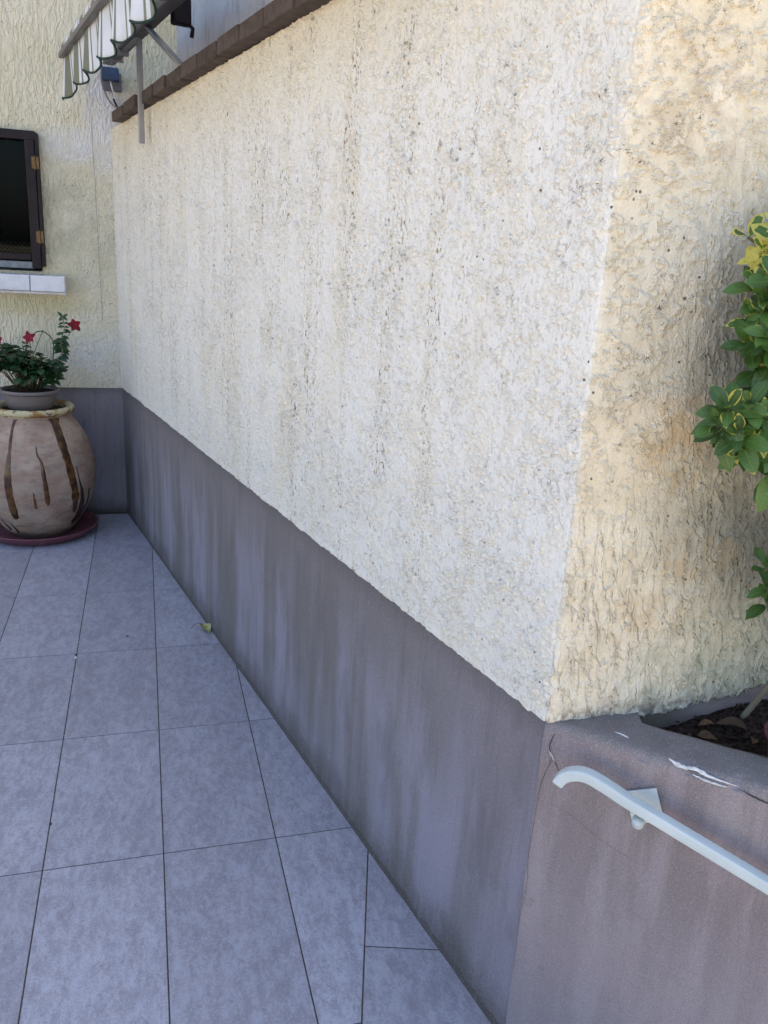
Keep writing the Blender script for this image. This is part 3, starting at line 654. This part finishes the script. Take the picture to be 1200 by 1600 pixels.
# litter on the soil: chips, twigs, dead leaves
def soilz(x, y): return .718+.035*float(np.clip((x-.90)/.25, 0, 1))*float(np.clip((y-1.0)/.14, 0, 1))
g = NG('bark_and_dead_leaf'); at = g.attr('leaf_tone'); c_ = g.mix(at[0], (.03, .018, .015), (.22, .15, .10)); c_ = g.mix(g.mul(at[0], g.step(g.noise(g.P, 100, 3), .5, .6, 0, .6)), c_, (.22, .17, .11)); M_LIT = g.fin(c_, .85, .25)
bm = bmesh.new(); lay = bm.loops.layers.float_color.new('leaf_tone'); rr = random.Random(5)
for k in range(1500):
    x = rr.uniform(.84, 1.5); y = rr.uniform(.62, 1.14)
    q = (x-CORNER[0])*-FN[0]+(y-CORNER[1])*-FN[1]
    if q < .106: continue
    z = soilz(x, y)+rr.uniform(-.004, .008); l = rr.uniform(.005, .016)*(1.8 if rr.random() < .15 else 1); wdt = l*rr.uniform(.2, .6)
    if rr.random() < .06: l *= 3.5; wdt = .0016
    vs2 = bm_box(bm, (l, wdt, .0015+rr.random()*.002), (0, 0, 0)); 
    m3 = Matrix.Rotation(rr.uniform(0, 6.28), 3, 'Z')@Matrix.Rotation(rr.uniform(-.5, .5), 3, 'Y'); bmesh.ops.rotate(bm, verts=vs2, matrix=m3, cent=(0, 0, 0)); bmesh.ops.translate(bm, verts=vs2, vec=(x, y, z))
    tn = rr.random()**1.5
    for f in {f for v in vs2 for f in v.link_faces}:
        for lp in f.loops: lp[lay] = (tn, 0, 0, 1)
o = bmobj('soil_litter', bm, M_LIT); o['label'] = 'bark chips and twigs scattered over the dark planter soil'; o['category'] = 'litter'; o['kind'] = 'stuff'

# ------------------------------------------------------------------ leaves
def leafmesh(items, name, mat, parent, nseg=6, ncr=4, fold=.25, shape='oval'):
    """items: (base, direction, normal, length, width, droop, tone, variegation)"""
    vs, fs, uv, tn = [], [], [], []
    for (p, d, nrm, ln, wd, droop, t1, t2) in items:
        p = Vector(p); d = Vector(d).normalized(); nrm = Vector(nrm); nrm = (nrm-d*nrm.dot(d))
        nrm = nrm.normalized() if nrm.length > 1e-4 else d.orthogonal().normalized(); sd2 = d.cross(nrm).normalized(); b = len(vs)
        tw_ = random.uniform(-.25, .25)
        for i in range(nseg+1):
            t = i/nseg
            if shape == 'obov': wv = math.sin(math.pi*min(1, max(0, t**1.25)))**.62 if 0 < t < 1 else 0
            else: wv = math.sin(math.pi*t**.85)**.8 if 0 < t < 1 else 0
            wv = max(wv, .05)
            c = p+d*(ln*t)-nrm*(droop*ln*t*t)
            for j in range(ncr+1):
                v = 2*j/ncr-1; w_ = wd*wv*v/2
                vs.append(c+sd2*w_+nrm*(abs(v)**1.5*fold*wd*wv*.5+.04*wd*math.sin(t*9+v*2)+tw_*v*wd*t*.4)); uv.append((t, v*.5+.5)); tn.append((t1, t2))
        for i in range(nseg):
            for j in range(ncr): a = b+i*(ncr+1)+j; fs.append((a, a+ncr+1, a+ncr+2, a+1))
    me = bpy.data.meshes.new(name); me.from_pydata([tuple(v) for v in vs], [], fs); me.update()
    l = me.uv_layers.new(name='UVMap'); ca = me.color_attributes.new('leaf_tone', 'FLOAT_COLOR', 'POINT')
    lv = np.zeros(len(me.loops), np.int32); me.loops.foreach_get('vertex_index', lv)
    l.data.foreach_set('uv', np.array(uv, np.float32)[lv].reshape(-1))
    T = np.zeros((len(vs), 4), np.float32); T[:, 0:2] = np.array(tn); T[:, 3] = 1; ca.data.foreach_set('color', T.reshape(-1))
    me.polygons.foreach_set('use_smooth', [True]*len(me.polygons))
    return link(name, me, mat, parent)
def mat_leaf(name, dark, light, yel=None, rough=.35):
    g = NG(name); a = g.attr('leaf_tone'); rgb = g.t.nodes.new('ShaderNodeSeparateColor'); g.t.links.new(a[0], rgb.inputs[0]); t1, t2 = rgb.outputs[0], rgb.outputs[1]
    u = g.sep(g.UV); tt, v = u[0], g.math('ABSOLUTE', g.sub(g.mul(u[1], 2.), 1.))
    c = g.mix(t1, dark, light); vein = g.step(v, .10, .0, 0., .45); c = g.mix(vein, c, tuple(min(1, k*1.9) for k in light))
    if yel:
        ed = g.math('MAXIMUM', g.math('POWER', v, 1.4), g.step(tt, .72, 1.0)); nn = g.mul(g.sub(g.noise(g.P, 45, 3), .5), 1.5)
        f = g.step(g.add(g.add(ed, nn), g.mul(t2, 1.5)), 1.40, 1.56); c = g.mix(f, c, yel)
    blm = g.mul(g.step(g.noise(g.P, 170, 3, .7), .63, .70), .55); c = g.mix(blm, c, (.10, .08, .03)); c = g.mix(g.step(g.noise(g.P, 9, 2), .4, .65, 0, .3), c, tuple(min(1, k*1.5) for k in light))
    g.bump(g.noise(g.map(g.UV, (26, 6, 1)), 1., 2), .0012)
    g.b.inputs['Subsurface Weight'].default_value = 0
    m = g.fin(c, rough, .5)
    tr = g.t.nodes.new('ShaderNodeBsdfTranslucent'); g.set(tr.inputs[0], c); mx = g.t.nodes.new('ShaderNodeMixShader'); mx.inputs[0].default_value = .22
    g.t.links.new(g.b.outputs[0], mx.inputs[1]); g.t.links.new(tr.outputs[0], mx.inputs[2]); g.t.links.new(mx.outputs[0], g.out.inputs[0])
    return m
M_EUO = mat_leaf('variegated_leaf', (.022, .062, .014), (.085, .17, .030), (.58, .52, .10), .33)
M_MAN = mat_leaf('dark_leaf', (.010, .032, .014), (.030, .085, .026), None, .4)
M_STEM = simple('green_brown_stem', (.11, .10, .05), .7); M_STEMW = simple('grey_twig', (.23, .19, .13), .85)

# variegated bush
eb = thing('variegated_bush', 'evergreen bush with glossy yellow edged leaves growing from the planter soil', 'bush', (1.07, 1.0, .72))
rr = random.Random(21); items = []; stems = []
def rosette(c, ax, n, ln, var, spread=1., tone=(.2, 1)):
    ax = Vector(ax).normalized(); o1 = ax.orthogonal().normalized(); o2 = ax.cross(o1)
    for k in range(n):
        a = k*2.4+rr.uniform(-.3, .3); lay_ = k/max(1, n-1); el = lerp(1.25, .1, lay_)*spread+rr.uniform(-.15, .15)
        el = min(1.6, max(.15, el)); rad = o1*math.cos(a)+o2*math.sin(a); d = ax*math.cos(el)+rad*math.sin(el)
        nrm = ax*math.sin(el)-rad*math.cos(el)
        p = Vector(c)-ax*(1-lay_)*.028+rad*.003
        l = ln*lerp(1.05, .6, lay_)*rr.uniform(.85, 1.15)
        items.append((p, d+Vector((0, 0, rr.uniform(-.15, .1))), nrm, l, l*rr.uniform(.50, .62), rr.uniform(.05, .75), rr.uniform(*tone), min(1, max(0, var+rr.uniform(-.28, .28)))))
base = Vector((1.10, 1.02, .73)); trunk = [base, Vector((1.08, 1.0, .95)), Vector((1.02, .99, 1.2)), Vector((.97, .985, 1.42))]
# front clusters placed tip by tip (x, y, z, n leaves, leaf length, variegation)
CL = [(.822, .985, 1.575, 8, .036, .75), (.818, .985, 1.535, 8, .037, .3), (.828, .975, 1.515, 8, .038, .15), (.822, .98, 1.488, 8, .037, .45), (.818, .975, 1.455, 8, .038, .1), (.836, .975, 1.55, 8, .038, .5), (.838, .975, 1.59, 8, .036, .85), (.835, .97, 1.47, 8, .038, .2), (.835, .97, 1.425, 8, .038, .1), (.850, .98, 1.49, 9, .04, .1),
      (.830, .97, 1.590, 7, .042, .85), (.800, 1.0, 1.600, 4, .036, .9), (.815, .95, 1.545, 7, .042, .45), (.850, .96, 1.570, 6, .04, .6), (.838, .97, 1.505, 8, .040, .35), (.860, .93, 1.480, 8, .046, .30),
      (.825, .95, 1.465, 9, .046, .12), (.845, .95, 1.440, 8, .044, .22), (.862, .94, 1.405, 6, .038, .85), (.885, .95, 1.52, 9, .045, .4), (.90, .96, 1.46, 8, .045, .2), (.89, .98, 1.6, 8, .04, .8),
      (.780, .95, 1.365, 9, .042, .22), (.806, .94, 1.372, 9, .040, .12), (.800, .94, 1.330, 10, .040, .42), (.832, .93, 1.350, 9, .042, .25), (.850, .95, 1.370, 8, .044, .15), (.822, .95, 1.312, 7, .040, .55), (.776, .96, 1.340, 6, .04, .1), (.865, .96, 1.345, 8, .046, .1), 
      (.888, .93, 1.325, 8, .056, .0), (.885, .94, 1.290, 8, .058, .0), (.905, .95, 1.265, 8, .056, .0), (.90, .95, 1.36, 8, .05, .1), (.93, .96, 1.31, 9, .05, .0),
      (.84, .97, 1.61, 6, .042, .8), (.87, .97, 1.585, 8, .044, .5), (.875, .97, 1.545, 9, .046, .3), (.855, .98, 1.52, 8, .046, .1), (.88, .99, 1.49, 9, .048, .1), (.845, .97, 1.475, 8, .044, .35), (.87, .97, 1.45, 8, .046, .1), (.88, .99, 1.42, 8, .046, .1), (.91, 1.0, 1.55, 9, .048, .2), (.92, 1.0, 1.5, 9, .048, .1), (.92, 1.0, 1.42, 9, .048, .0), (.80, .97, 1.35, 8, .042, .1), (.83, .98, 1.33, 8, .044, .1), (.815, .97, 1.345, 8, .04, .3), (.855, .98, 1.30, 8, .048, .0), (.79, .97, 1.335, 7, .040, .3),
      (.968, 1.02, 1.10, 6, .036, .05), (.975, 1.01, 1.065, 6, .038, .0), (.985, 1.02, 1.035, 6, .038, .1), (1.01, 1.0, 1.07, 8, .042, .0)]
for k in range(70):    # the body of the bush, mostly beyond the right edge
    x = rr.uniform(.95, 1.32); z = rr.uniform(1.0, 1.72); y = rr.uniform(.82, 1.08)
    if x < 1.12 and z < 1.27: continue
    CL.append((x, y, z, 8, .048, rr.choice([0, .1, .3, .8])))
for (x, y, z, n, ln, va) in CL:
    core_ = Vector((1.03, 1.0, z-.09)); c = Vector((x, y, z)); ax = (c-core_).normalized()*.6+Vector((-.15, -.55, .45)); rosette(c, ax, n, ln, va)
    stems.append([core_.lerp(c, -.05)+Vector((0, 0, -.03)), core_.lerp(c, .5)+Vector((0, .01, -.01)), c-ax.normalized()*.015])
leafmesh([((Vector(i[0])-eb.location), *i[1:]) for i in items], 'leaves', M_EUO, eb, shape='obov')
bm = bmesh.new(); tube_bm(bm, [p-eb.location for p in smoothpath(trunk)], .008, 8)
for (dx, dz) in ((.05, .3), (-.04, .2), (.02, .45)): tube_bm(bm, [p-eb.location for p in smoothpath([base+Vector((dx*.3, 0, 0)), base+Vector((dx*2, -.02, dz)), base+Vector((dx*3-.06, -.03, dz+.35))])], .006, 6)
for s in stems: tube_bm(bm, [p-eb.location for p in smoothpath(s, 3)], .0022, 5)
bmobj('stem', bm, M_STEM, eb, True)
# dry stalk leaning on the wall foot
tag(tube('dry_stalk', smoothpath([(1.075, 1.115, .735), (1.10, 1.105, .79), (1.13, 1.09, .86), (1.17, 1.08, .95)]), [.006]*6+[.005]*13, M_STEMW), 'pale dry stalk rising from the soil at the foot of the yellow wall', 'stalk')
# dead leaves lying on the soil
g = NG('dead_leaf'); at = g.attr('leaf_tone'); c_ = g.mix(at[0], (.09, .055, .035), (.42, .24, .08)); c_ = g.mix(g.step(g.noise(g.P, 90, 3), .5, .65, 0, .5), c_, (.06, .04, .03)); g.bump(g.noise(g.P, 90, 3), .002); M_DL = g.fin(c_, .8, .2)
labs = [('orange brown dead leaf on the soil near the wall foot', 1.005, 1.105, .9, .03), ('large grey brown dead leaf lying beside the dry stalk', 1.055, 1.075, .12, .055), ('pale tan dead leaf curled on the dark soil', .955, 1.085, .55, .035), ('brown dead leaf at the tip of the soil wedge', .915, 1.105, .15, .04), ('small tan dead leaf near the concrete curb', 1.04, 1.04, .6, .026)]
for i, (lb, x, y, tn, ln) in enumerate(labs):
    a = rr.uniform(0, 6.28); o = leafmesh([((0, 0, 0), (math.cos(a), math.sin(a), .15), (rr.uniform(-.3, .3), rr.uniform(-.5, 0), 1), ln, ln*.55, .25, tn, 0)], 'dead_leaf', M_DL, None, fold=.7)
    o.location = (x, y, soilz(x, y)+.009); tag(o, lb, 'leaf', 'dead leaves lying on the planter soil')
# reddish pot at the right edge of the planter
PCX, PCY = 1.060, .964
pot = None
def make_pot():
    m_ = simple('dark_pink_plastic', (.11, .03, .045), .45, var=.12, scale=14)
    o = thing('plant_pot', 'dark pink plastic pot at the right edge standing on the planter soil', 'pot', (PCX, PCY, .712))
    lathe('shell', [(.0, .0), (.034, .0), (.037, .003), (.049, .072), (.055, .074), (.056, .084), (.053, .086), (.049, .082), (.046, .070)], m_, o, 48)
    b = bmesh.new(); bmesh.ops.create_circle(b, cap_ends=True, segments=24, radius=.0475); bmesh.ops.translate(b, verts=b.verts, vec=(0, 0, .074)); bmobj('compost', b, M_SOIL, o)
# ------------------------------------------------------------------ handrail
g = NG('grey_green_rail_paint'); c_ = g.mix(g.step(g.noise(g.P, 14, 4), .35, .65), (.50, .555, .535), (.56, .61, .59)); g.bump(g.noise(g.P, 160, 2), .0004); M_RAIL = g.fin(c_, .38, .45)
hr = thing('handrail', 'pale grey green metal handrail sloping down the planter curb, with curled end', 'handrail', fpt(.19, .03, .66))
def H(o): return child_world(o, hr)
OF = .052
cl = [(.0485, .681), (.0525, .690), (.060, .700), (.072, .7085), (.086, .7130), (.101, .7128), (.118, .7085), (.138, .702), (.160, .694)]
cl += [(s, .694-(s-.160)*.290) for s in (.20, .25, .32, .40, .55, .8, 1.1, 1.5)]
hw_, hh_, br = .0115, .0100, .0035
sect = []
for (cx_, cy_, a0) in ((hw_-br, hh_-br, 0), (-hw_+br, hh_-br, 90), (-hw_+br, -hh_+br, 180), (hw_-br, -hh_+br, 270)):
    for k in range(5): a = R(a0+k*22.5); sect.append((cx_+br*math.cos(a), cy_+br*math.sin(a)))
P_ = [Vector((p[0], p[1], 0)) for p in cl]; Q = smoothpath([(p[0], p[1], 0) for p in cl], 6); V = []
bm = bmesh.new(); rings = []
for i, p in enumerate(Q):
    t = (Q[min(i+1, len(Q)-1)]-Q[max(i-1, 0)]).normalized(); nrm = Vector((-t.y, t.x, 0)); ring = []
    k_ = 1.0 if i > 1 else (.90 if i == 1 else .72)
    for (a, b) in sect: q = p+nrm*b*k_-(t*.0 if i else t*0); ring.append(bm.verts.new(fpt(q.x, OF+a*k_, q.y)))
    rings.append(ring)
for a, b in zip(rings, rings[1:]):
    for k in range(20): bm.faces.new((a[k], a[(k+1) % 20], b[(k+1) % 20], b[k]))
bm.faces.new(rings[0]); bm.faces.new(rings[-1][::-1]); H(bmobj('rail', bm, M_RAIL, None, True))
def plate(name, s, z):
    bm = bmesh.new(); bm_box(bm, (.058, .004, .058), (0, 0, 0), Matrix.Rotation(R(-24+0), 3, 'Y')@Matrix.Identity(3), .0008)
    for v in bm.verts: v.co.x *= .93; v.co.z *= 1.08
    o = bmobj(name, bm, M_RAIL); o.location = fpt(s, .0045, z); o.rotation_euler = (0, 0, FROT); return H(o)
plate('wall_plate', .190, .660)
H(tube('bracket', smoothpath([fpt(.188, .004, .652), fpt(.188, .022, .645), fpt(.188, .042, .648), fpt(.188, OF, .662)]), [.0085]*7+[.010]*12, M_RAIL, n=14))
plate('wall_plate', 1.25, .330)
H(tube('bracket', smoothpath([fpt(1.248, .004, .318), fpt(1.248, .022, .306), fpt(1.248, .042, .310), fpt(1.248, OF, .325)]), [.0085]*7+[.010]*12, M_RAIL, n=14))

# ------------------------------------------------------------------ clay jar
JC = Vector((-.575, 4.60, 0))
JP = [(.0, .016), (.15, .016), (.168, .022), (.190, .055), (.222, .10), (.250, .15), (.275, .20), (.292, .26), (.300, .33), (.297, .40), (.284, .47), (.262, .53), (.236, .58), (.208, .625), (.188, .652), (.181, .668), (.186, .673), (.200, .677), (.206, .687), (.205, .700), (.196, .708), (.184, .706), (.172, .695), (.165, .67), (.17, .63)]
def jr(z): zs = [p[1] for p in JP[2:15]]; rs = [p[0] for p in JP[2:15]]; return float(np.interp(z, zs, rs))
def lathe(name, prof, mat, parent, n=72, wob=0., smooth=True):
    pr = smoothpath([(p[0], 0, p[1]) for p in prof], 3); V = np.zeros((len(pr), n+1, 3))
    for j, p in enumerate(pr):
        for i in range(n+1):
            a = 2*math.pi*(i % n)/n; r = max(0, p.x)*(1+wob*mnoise.noise(Vector((math.cos(a)*1.5, math.sin(a)*1.5, p.z*4)))); V[j, i] = (r*math.cos(a), r*math.sin(a), p.z)
    o = gridmesh(name, V, None, mat, parent, flip=False); bm = bmesh.new(); bm.from_mesh(o.data); bmesh.ops.remove_doubles(bm, verts=bm.verts, dist=1e-5); bm.to_mesh(o.data); bm.free(); return o
make_pot()
g = NG('aged_pink_terracotta'); s_ = g.sep(g.P); Z = s_[2]
c_ = g.mix(g.step(g.noise(g.map(g.P, (1, 1, 1.6)), 6, 5, .6), .35, .65), (.31, .20, .145), (.44, .33, .245)); c_ = g.mix(g.step(g.noise(g.map(g.P, (1, 1, 3)), 13, 4), .50, .66, 0, .6), c_, (.22, .14, .115))
c_ = g.mix(g.step(g.noise(g.map(g.P, (1, 1, 2)), 7, 4, loc=None) if False else g.noise(g.map(g.P, (1, 1, 2), loc=(5, 3, 1)), 7, 4), .50, .66, 0, .5), c_, (.35, .285, .22))
c_ = g.mix(g.mul(g.step(g.noise(g.P, 60, 4, .75), .60, .68), g.step(g.noise(g.P, 6, 3), .4, .6)), c_, (.11, .085, .07))
rim = g.step(Z, .664, .670); rc2 = g.mix(g.step(g.noise(g.P, 10, 3), .52, .60), (.52, .45, .27), (.30, .17, .055)); rc2 = g.mix(g.step(g.noise(g.P, 40, 4), .57, .63, 0, .9), rc2, (.17, .10, .08)); c_ = g.mix(rim, c_, rc2)
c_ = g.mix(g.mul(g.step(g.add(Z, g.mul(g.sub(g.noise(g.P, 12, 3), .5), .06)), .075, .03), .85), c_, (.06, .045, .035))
g.bump(g.add(g.mul(g.noise(g.P, 90, 4), 1.), g.mul(g.noise(g.map(g.P, (.3, .3, 3)), 18, 3), 1.5)), .0022); M_JAR = g.fin(c_, .72, .3)
g = NG('brown_glaze'); c_ = g.mix(g.step(g.noise(g.P, 22, 4), .35, .65), (.030, .012, .005), (.13, .055, .012)); g.bump(g.noise(g.P, 90, 3), .001); M_GLZ = g.fin(c_, .22, .5)
M_GLZD = simple('black_brown_glaze', (.035, .022, .016), .3, var=.4)
ja = thing('clay_jar', 'large pinkish clay jar with yellow rim and brown glaze drips, standing in the corner', 'jar', JC)
lathe('body', JP, M_JAR, ja, 96, .006)
def drip(pts, wds, mat):
    pts = smoothpath([(p[0], 0, p[1]) for p in pts], 7); n = len(pts); vv, ff = [], []; NC = 6
    for i, p in enumerate(pts):
        wd_ = np.interp(i/(n-1), np.linspace(0, 1, len(wds)), wds)*(1+.22*mnoise.noise(Vector((i*.35, p.x*9, 0))))
        if i == n-1: wd_ *= .35
        elif i == n-2: wd_ *= .75
        r = jr(p.z)*1.0
        for j in range(NC+1):
            v = 2*j/NC-1; x = p.x+v*wd_/2; th = math.asin(max(-.98, min(.98, x/r))); e = .0035*(1-v*v)**.7+.0003-.001*(abs(v) > .95); vv.append(((r+e)*math.sin(th), -(r+e)*math.cos(th), p.z))
        if i:
            for j in range(NC): a = i*(NC+1)+j; ff.append((a-NC-1, a-NC, a+1, a))
    mesh('glaze_drip', vv, ff, mat, ja, True)
k4 = .00088
for pts, wds, m_ in (([(-.066, .660), (-.080, .605), (-.092, .506), (-.103, .422), (-.106, .321), (-.097, .226), (-.088, .147)], [w_*k4 for w_ in (22, 18, 22, 42, 48, 52, 42)], M_GLZ),
    ([(.112, .662), (.133, .605), (.159, .521), (.182, .436), (.196, .349), (.204, .262), (.19, .156)], [w_*k4 for w_ in (52, 44, 50, 45, 48, 46, 22)], M_GLZ),
    ([(.034, .538), (.039, .496), (.056, .463), (.064, .403), (.072, .317), (.075, .23)], [w_*k4 for w_ in (6, 12, 14, 25, 35, 25)], M_GLZ),
    ([(.011, .305), (.014, .26), (.017, .214)], [w_*k4 for w_ in (6, 16, 18)], M_GLZ),
    ([(.215, .418), (.225, .349), (.235, .261), (.218, .155), (.179, .085)], [w_*k4 for w_ in (5, 9, 20, 38, 48)], M_GLZD),
    ([(.268, .278), (.247, .181), (.170, .076)], [w_*k4 for w_ in (5, 9, 22)], M_GLZD),
    ([(-.124, .118), (-.105, .085), (-.09, .051)], [w_*k4 for w_ in (6, 10, 24)], M_GLZD), ([(-.169, .133), (-.15, .1), (-.128, .061)], [w_*k4 for w_ in (6, 14, 30)], M_GLZD)):
    drip(pts, wds, m_)
bm = bmesh.new(); bmesh.ops.create_circle(bm, cap_ends=True, segments=40, radius=.168); bmesh.ops.translate(bm, verts=bm.verts, vec=(0, 0, .68)); bmobj('jar_filling', bm, M_SOIL, ja)
M_SAU = simple('dark_red_plastic', (.16, .055, .065), .42, var=.15, scale=14)
sa = tag(lathe('saucer', [(.0, .004), (.23, .004), (.262, .010), (.285, .030), (.297, .046), (.300, .050), (.297, .053), (.289, .051), (.276, .034), (.255, .0155), (.15, .0135), (.0, .0135)], M_SAU, None, 96), 'round dark red plastic saucer on the floor under the clay jar', 'saucer'); sa.location = (JC.x, JC.y, 0)
# bowl and flowering plant
M_BOWL = simple('taupe_plastic', (.165, .145, .135), .45, var=.08, scale=10)
BC = (JC.x-.008, JC.y, .696)
bw = thing('plant_bowl', 'grey brown plastic bowl planter resting in the mouth of the clay jar', 'planter', BC)
lathe('bowl', [(.0, .0), (.10, .0), (.112, .004), (.122, .03), (.131, .068), (.134, .074), (.144, .078), (.147, .086), (.146, .094), (.142, .096), (.136, .092), (.130, .075)], M_BOWL, bw, 72)
bm = bmesh.new(); bmesh.ops.create_circle(bm, cap_ends=True, segments=32, radius=.131); bmesh.ops.translate(bm, verts=bm.verts, vec=(0, 0, .080)); bmobj('compost', bm, M_SOIL, bw)
fp_ = thing('flowering_plant', 'dark green climbing plant with red star flowers on a wire hoop above the jar', 'plant', (JC.x, JC.y, .78))
rr = random.Random(9); its = []; bm = bmesh.new(); off = Vector((0, 0, -.78))
for k in range(95):       # main clump
    a = rr.uniform(0, 6.28); q = rr.uniform(.02, 1)**.5; x, y = q*.180*math.cos(a)-.030, q*.15*math.sin(a); hz = .805+(.215-.10*q)*rr.uniform(.30, 1.0)+(.055 if x < -.02 else 0)
    tip = Vector((x, y, hz)); root = Vector((x*.35, y*.35, .79)); mid = root.lerp(tip, .5)+Vector((0, 0, .03)); tube_bm(bm, [p+off for p in (root, mid, tip)], .0016, 4)
    for m_ in range(rr.choice([5, 6, 7])):
        b = rr.uniform(0, 6.28); f_ = rr.uniform(.35, 1.02); p = mid.lerp(tip, f_); d = Vector((math.cos(b), math.sin(b), rr.uniform(-.25, .55))); ln = rr.uniform(.040, .068)
        its.append((p+off, d, (rr.uniform(-.3, .3), rr.uniform(-.7, .1), 1), ln, ln*rr.uniform(.48, .62), rr.uniform(.1, .5), rr.random(), 0))
sh = [(.083, .824), (.116, .841), (.125, .875), (.135, .909), (.138, .95), (.163, .984), (.161, 1.017), (.163, 1.058), (.180, 1.100), (.176, 1.165)]
shp = smoothpath([(x, -.02, z) for x, z in sh], 4); tube_bm(bm, [p+off for p in shp], .0018, 5)
for i, p in enumerate(shp):
    for sgn in (1, -1):
        if rr.random() < (.12 if p.z < 1.06 else .35): continue
        a = rr.uniform(-.9, .9)+(0 if sgn > 0 else math.pi); ln = rr.uniform(.036, .052)*(1 if p.z < 1.08 else .75)
        its.append((p+off, (math.cos(a), math.sin(a)*.7-.2, rr.uniform(-.6, .35)), (0, -.8, .8), ln, ln*rr.uniform(.45, .6), .3, rr.random(), 0))
its.append((Vector((.176, -.02, 1.165))+off, (-.6, 0, .7), (0, -1, .5), .035, .016, .1, .6, 0)); its.append((Vector((.176, -.02, 1.165))+off, (.8, 0, .5), (0, -1, .5), .030, .014, .1, .6, 0))
leafmesh(its, 'leaves', M_MAN, fp_, nseg=5, ncr=2)
for (x, z) in ((.013, 1.06), (.232, 1.13), (-.135, 1.04)): tube_bm(bm, [p+off for p in smoothpath([(x*.6, -.01, z-.13), (x*.85, -.02, z-.06), (x, -.045, z-.004)], 4)], .0018, 5)
bmobj('stems', bm, M_STEM, fp_, True)
tube('wire_hoop', [p+off for p in smoothpath([(.100, 0, .80), (.106, 0, .86), (.114, 0, .942), (.122, 0, 1.024), (.105, 0, 1.065), (.068, 0, 1.088), (.033, 0, 1.075), (-.005, 0, 1.021), (-.015, 0, .95), (-.02, 0, .80)])], .0026, simple('black_wire', (.012, .012, .014), .4), fp_)
tube('cane', [Vector((-.01, .01, .90))+off, Vector((.074, .01, 1.094))+off], .0028, simple('bamboo', (.26, .25, .10), .6), fp_)
g = NG('crimson_petal'); c_ = g.mix(g.step(g.noise(g.P, 40, 2), .3, .7), (.13, .002, .010), (.24, .004, .02)); M_PET = g.fin(c_, .55, .3)
for (x, z, tx, r0) in ((.233, 1.130, .1, 1.0), (.013, 1.060, -.2, .92), (-.135, 1.041, -.5, .9)):
    f0 = bpy.data.objects.new('flower', None); its2 = []
    nrm = Vector((.2+tx, -1, .25)).normalized(); o1 = nrm.orthogonal().normalized(); o2 = nrm.cross(o1)
    for k in range(5): a = k*2*math.pi/5+.4; d = o1*math.cos(a)+o2*math.sin(a); its2.append((Vector((x, -.06, z))+off+d*.001, d+nrm*rr.uniform(.15, .5), nrm+d*rr.uniform(-.2, .2), .035*r0*rr.uniform(.85, 1.1), .026*r0, rr.uniform(.1, .5), .5, 0))
    ff_ = leafmesh(its2, 'flower', M_PET, fp_, nseg=6, ncr=4, fold=.1)
    bpy.data.objects.remove(f0)
    bmt = bmesh.new(); tube_bm(bmt, [Vector((x, -.06, z))+off-nrm*.028, Vector((x, -.06, z))+off-nrm*.012, Vector((x, -.06, z))+off+nrm*.001], [.0022, .005, .0065], 10, True); bmobj('throat', bmt, M_PET, ff_, True)

# ------------------------------------------------------------------ fallen leaf and crumbs on the patio
g = NG('yellow_fallen_leaf'); n_ = g.noise(g.P, 55, 3); c_ = g.mix(g.step(n_, .42, .58), (.40, .38, .06), (.46, .42, .22)); c_ = g.mix(g.step(g.noise(g.map(g.P, loc=(2, 1, 0)), 80, 3), .56, .64), c_, (.07, .08, .03)); M_YL = g.fin(c_, .7, .2)
fl_ = leafmesh([((0, 0, 0), (.25, -1, .05), (.1, -.2, 1), .080, .046, .12, .5, 0)], 'fallen_leaf', M_YL, None, fold=.6); fl_.location = (.205, 3.235, .012); tag(fl_, 'curled yellow green leaf lying on the grey tiles against the wall base', 'leaf')
tube('leaf_stalk', smoothpath([(0, 0, 0), (-.016, -.002, .008), (-.036, -.008, .004), (-.052, -.020, -.006)]), .0012, M_STEM, fl_, 5)
def crumb(x, y, r, m, lb):
    bm = bmesh.new(); bmesh.ops.create_icosphere(bm, subdivisions=2, radius=r)
    for v in bm.verts: v.co *= 1+.35*mnoise.noise(v.co*400+Vector((x*50, y, 0))); v.co.z *= .6
    o = bmobj('crumb', bm, m); o.location = (x, y, r*.55); tag(o, lb, 'crumb')
crumb(-.289, 3.03, .0065, M_CHIP, 'tiny white crumb on the joint between two grey tiles'); crumb(-.289, 3.055, .005, M_CRK, 'tiny dark crumb just above the white one on the tile joint')
crumb(-.10, 3.19, .004, M_CRK, 'tiny dark crumb in the middle of a far grey tile'); crumb(-.285, 2.04, .004, M_CRK, 'tiny dark crumb on the left tile near the front')
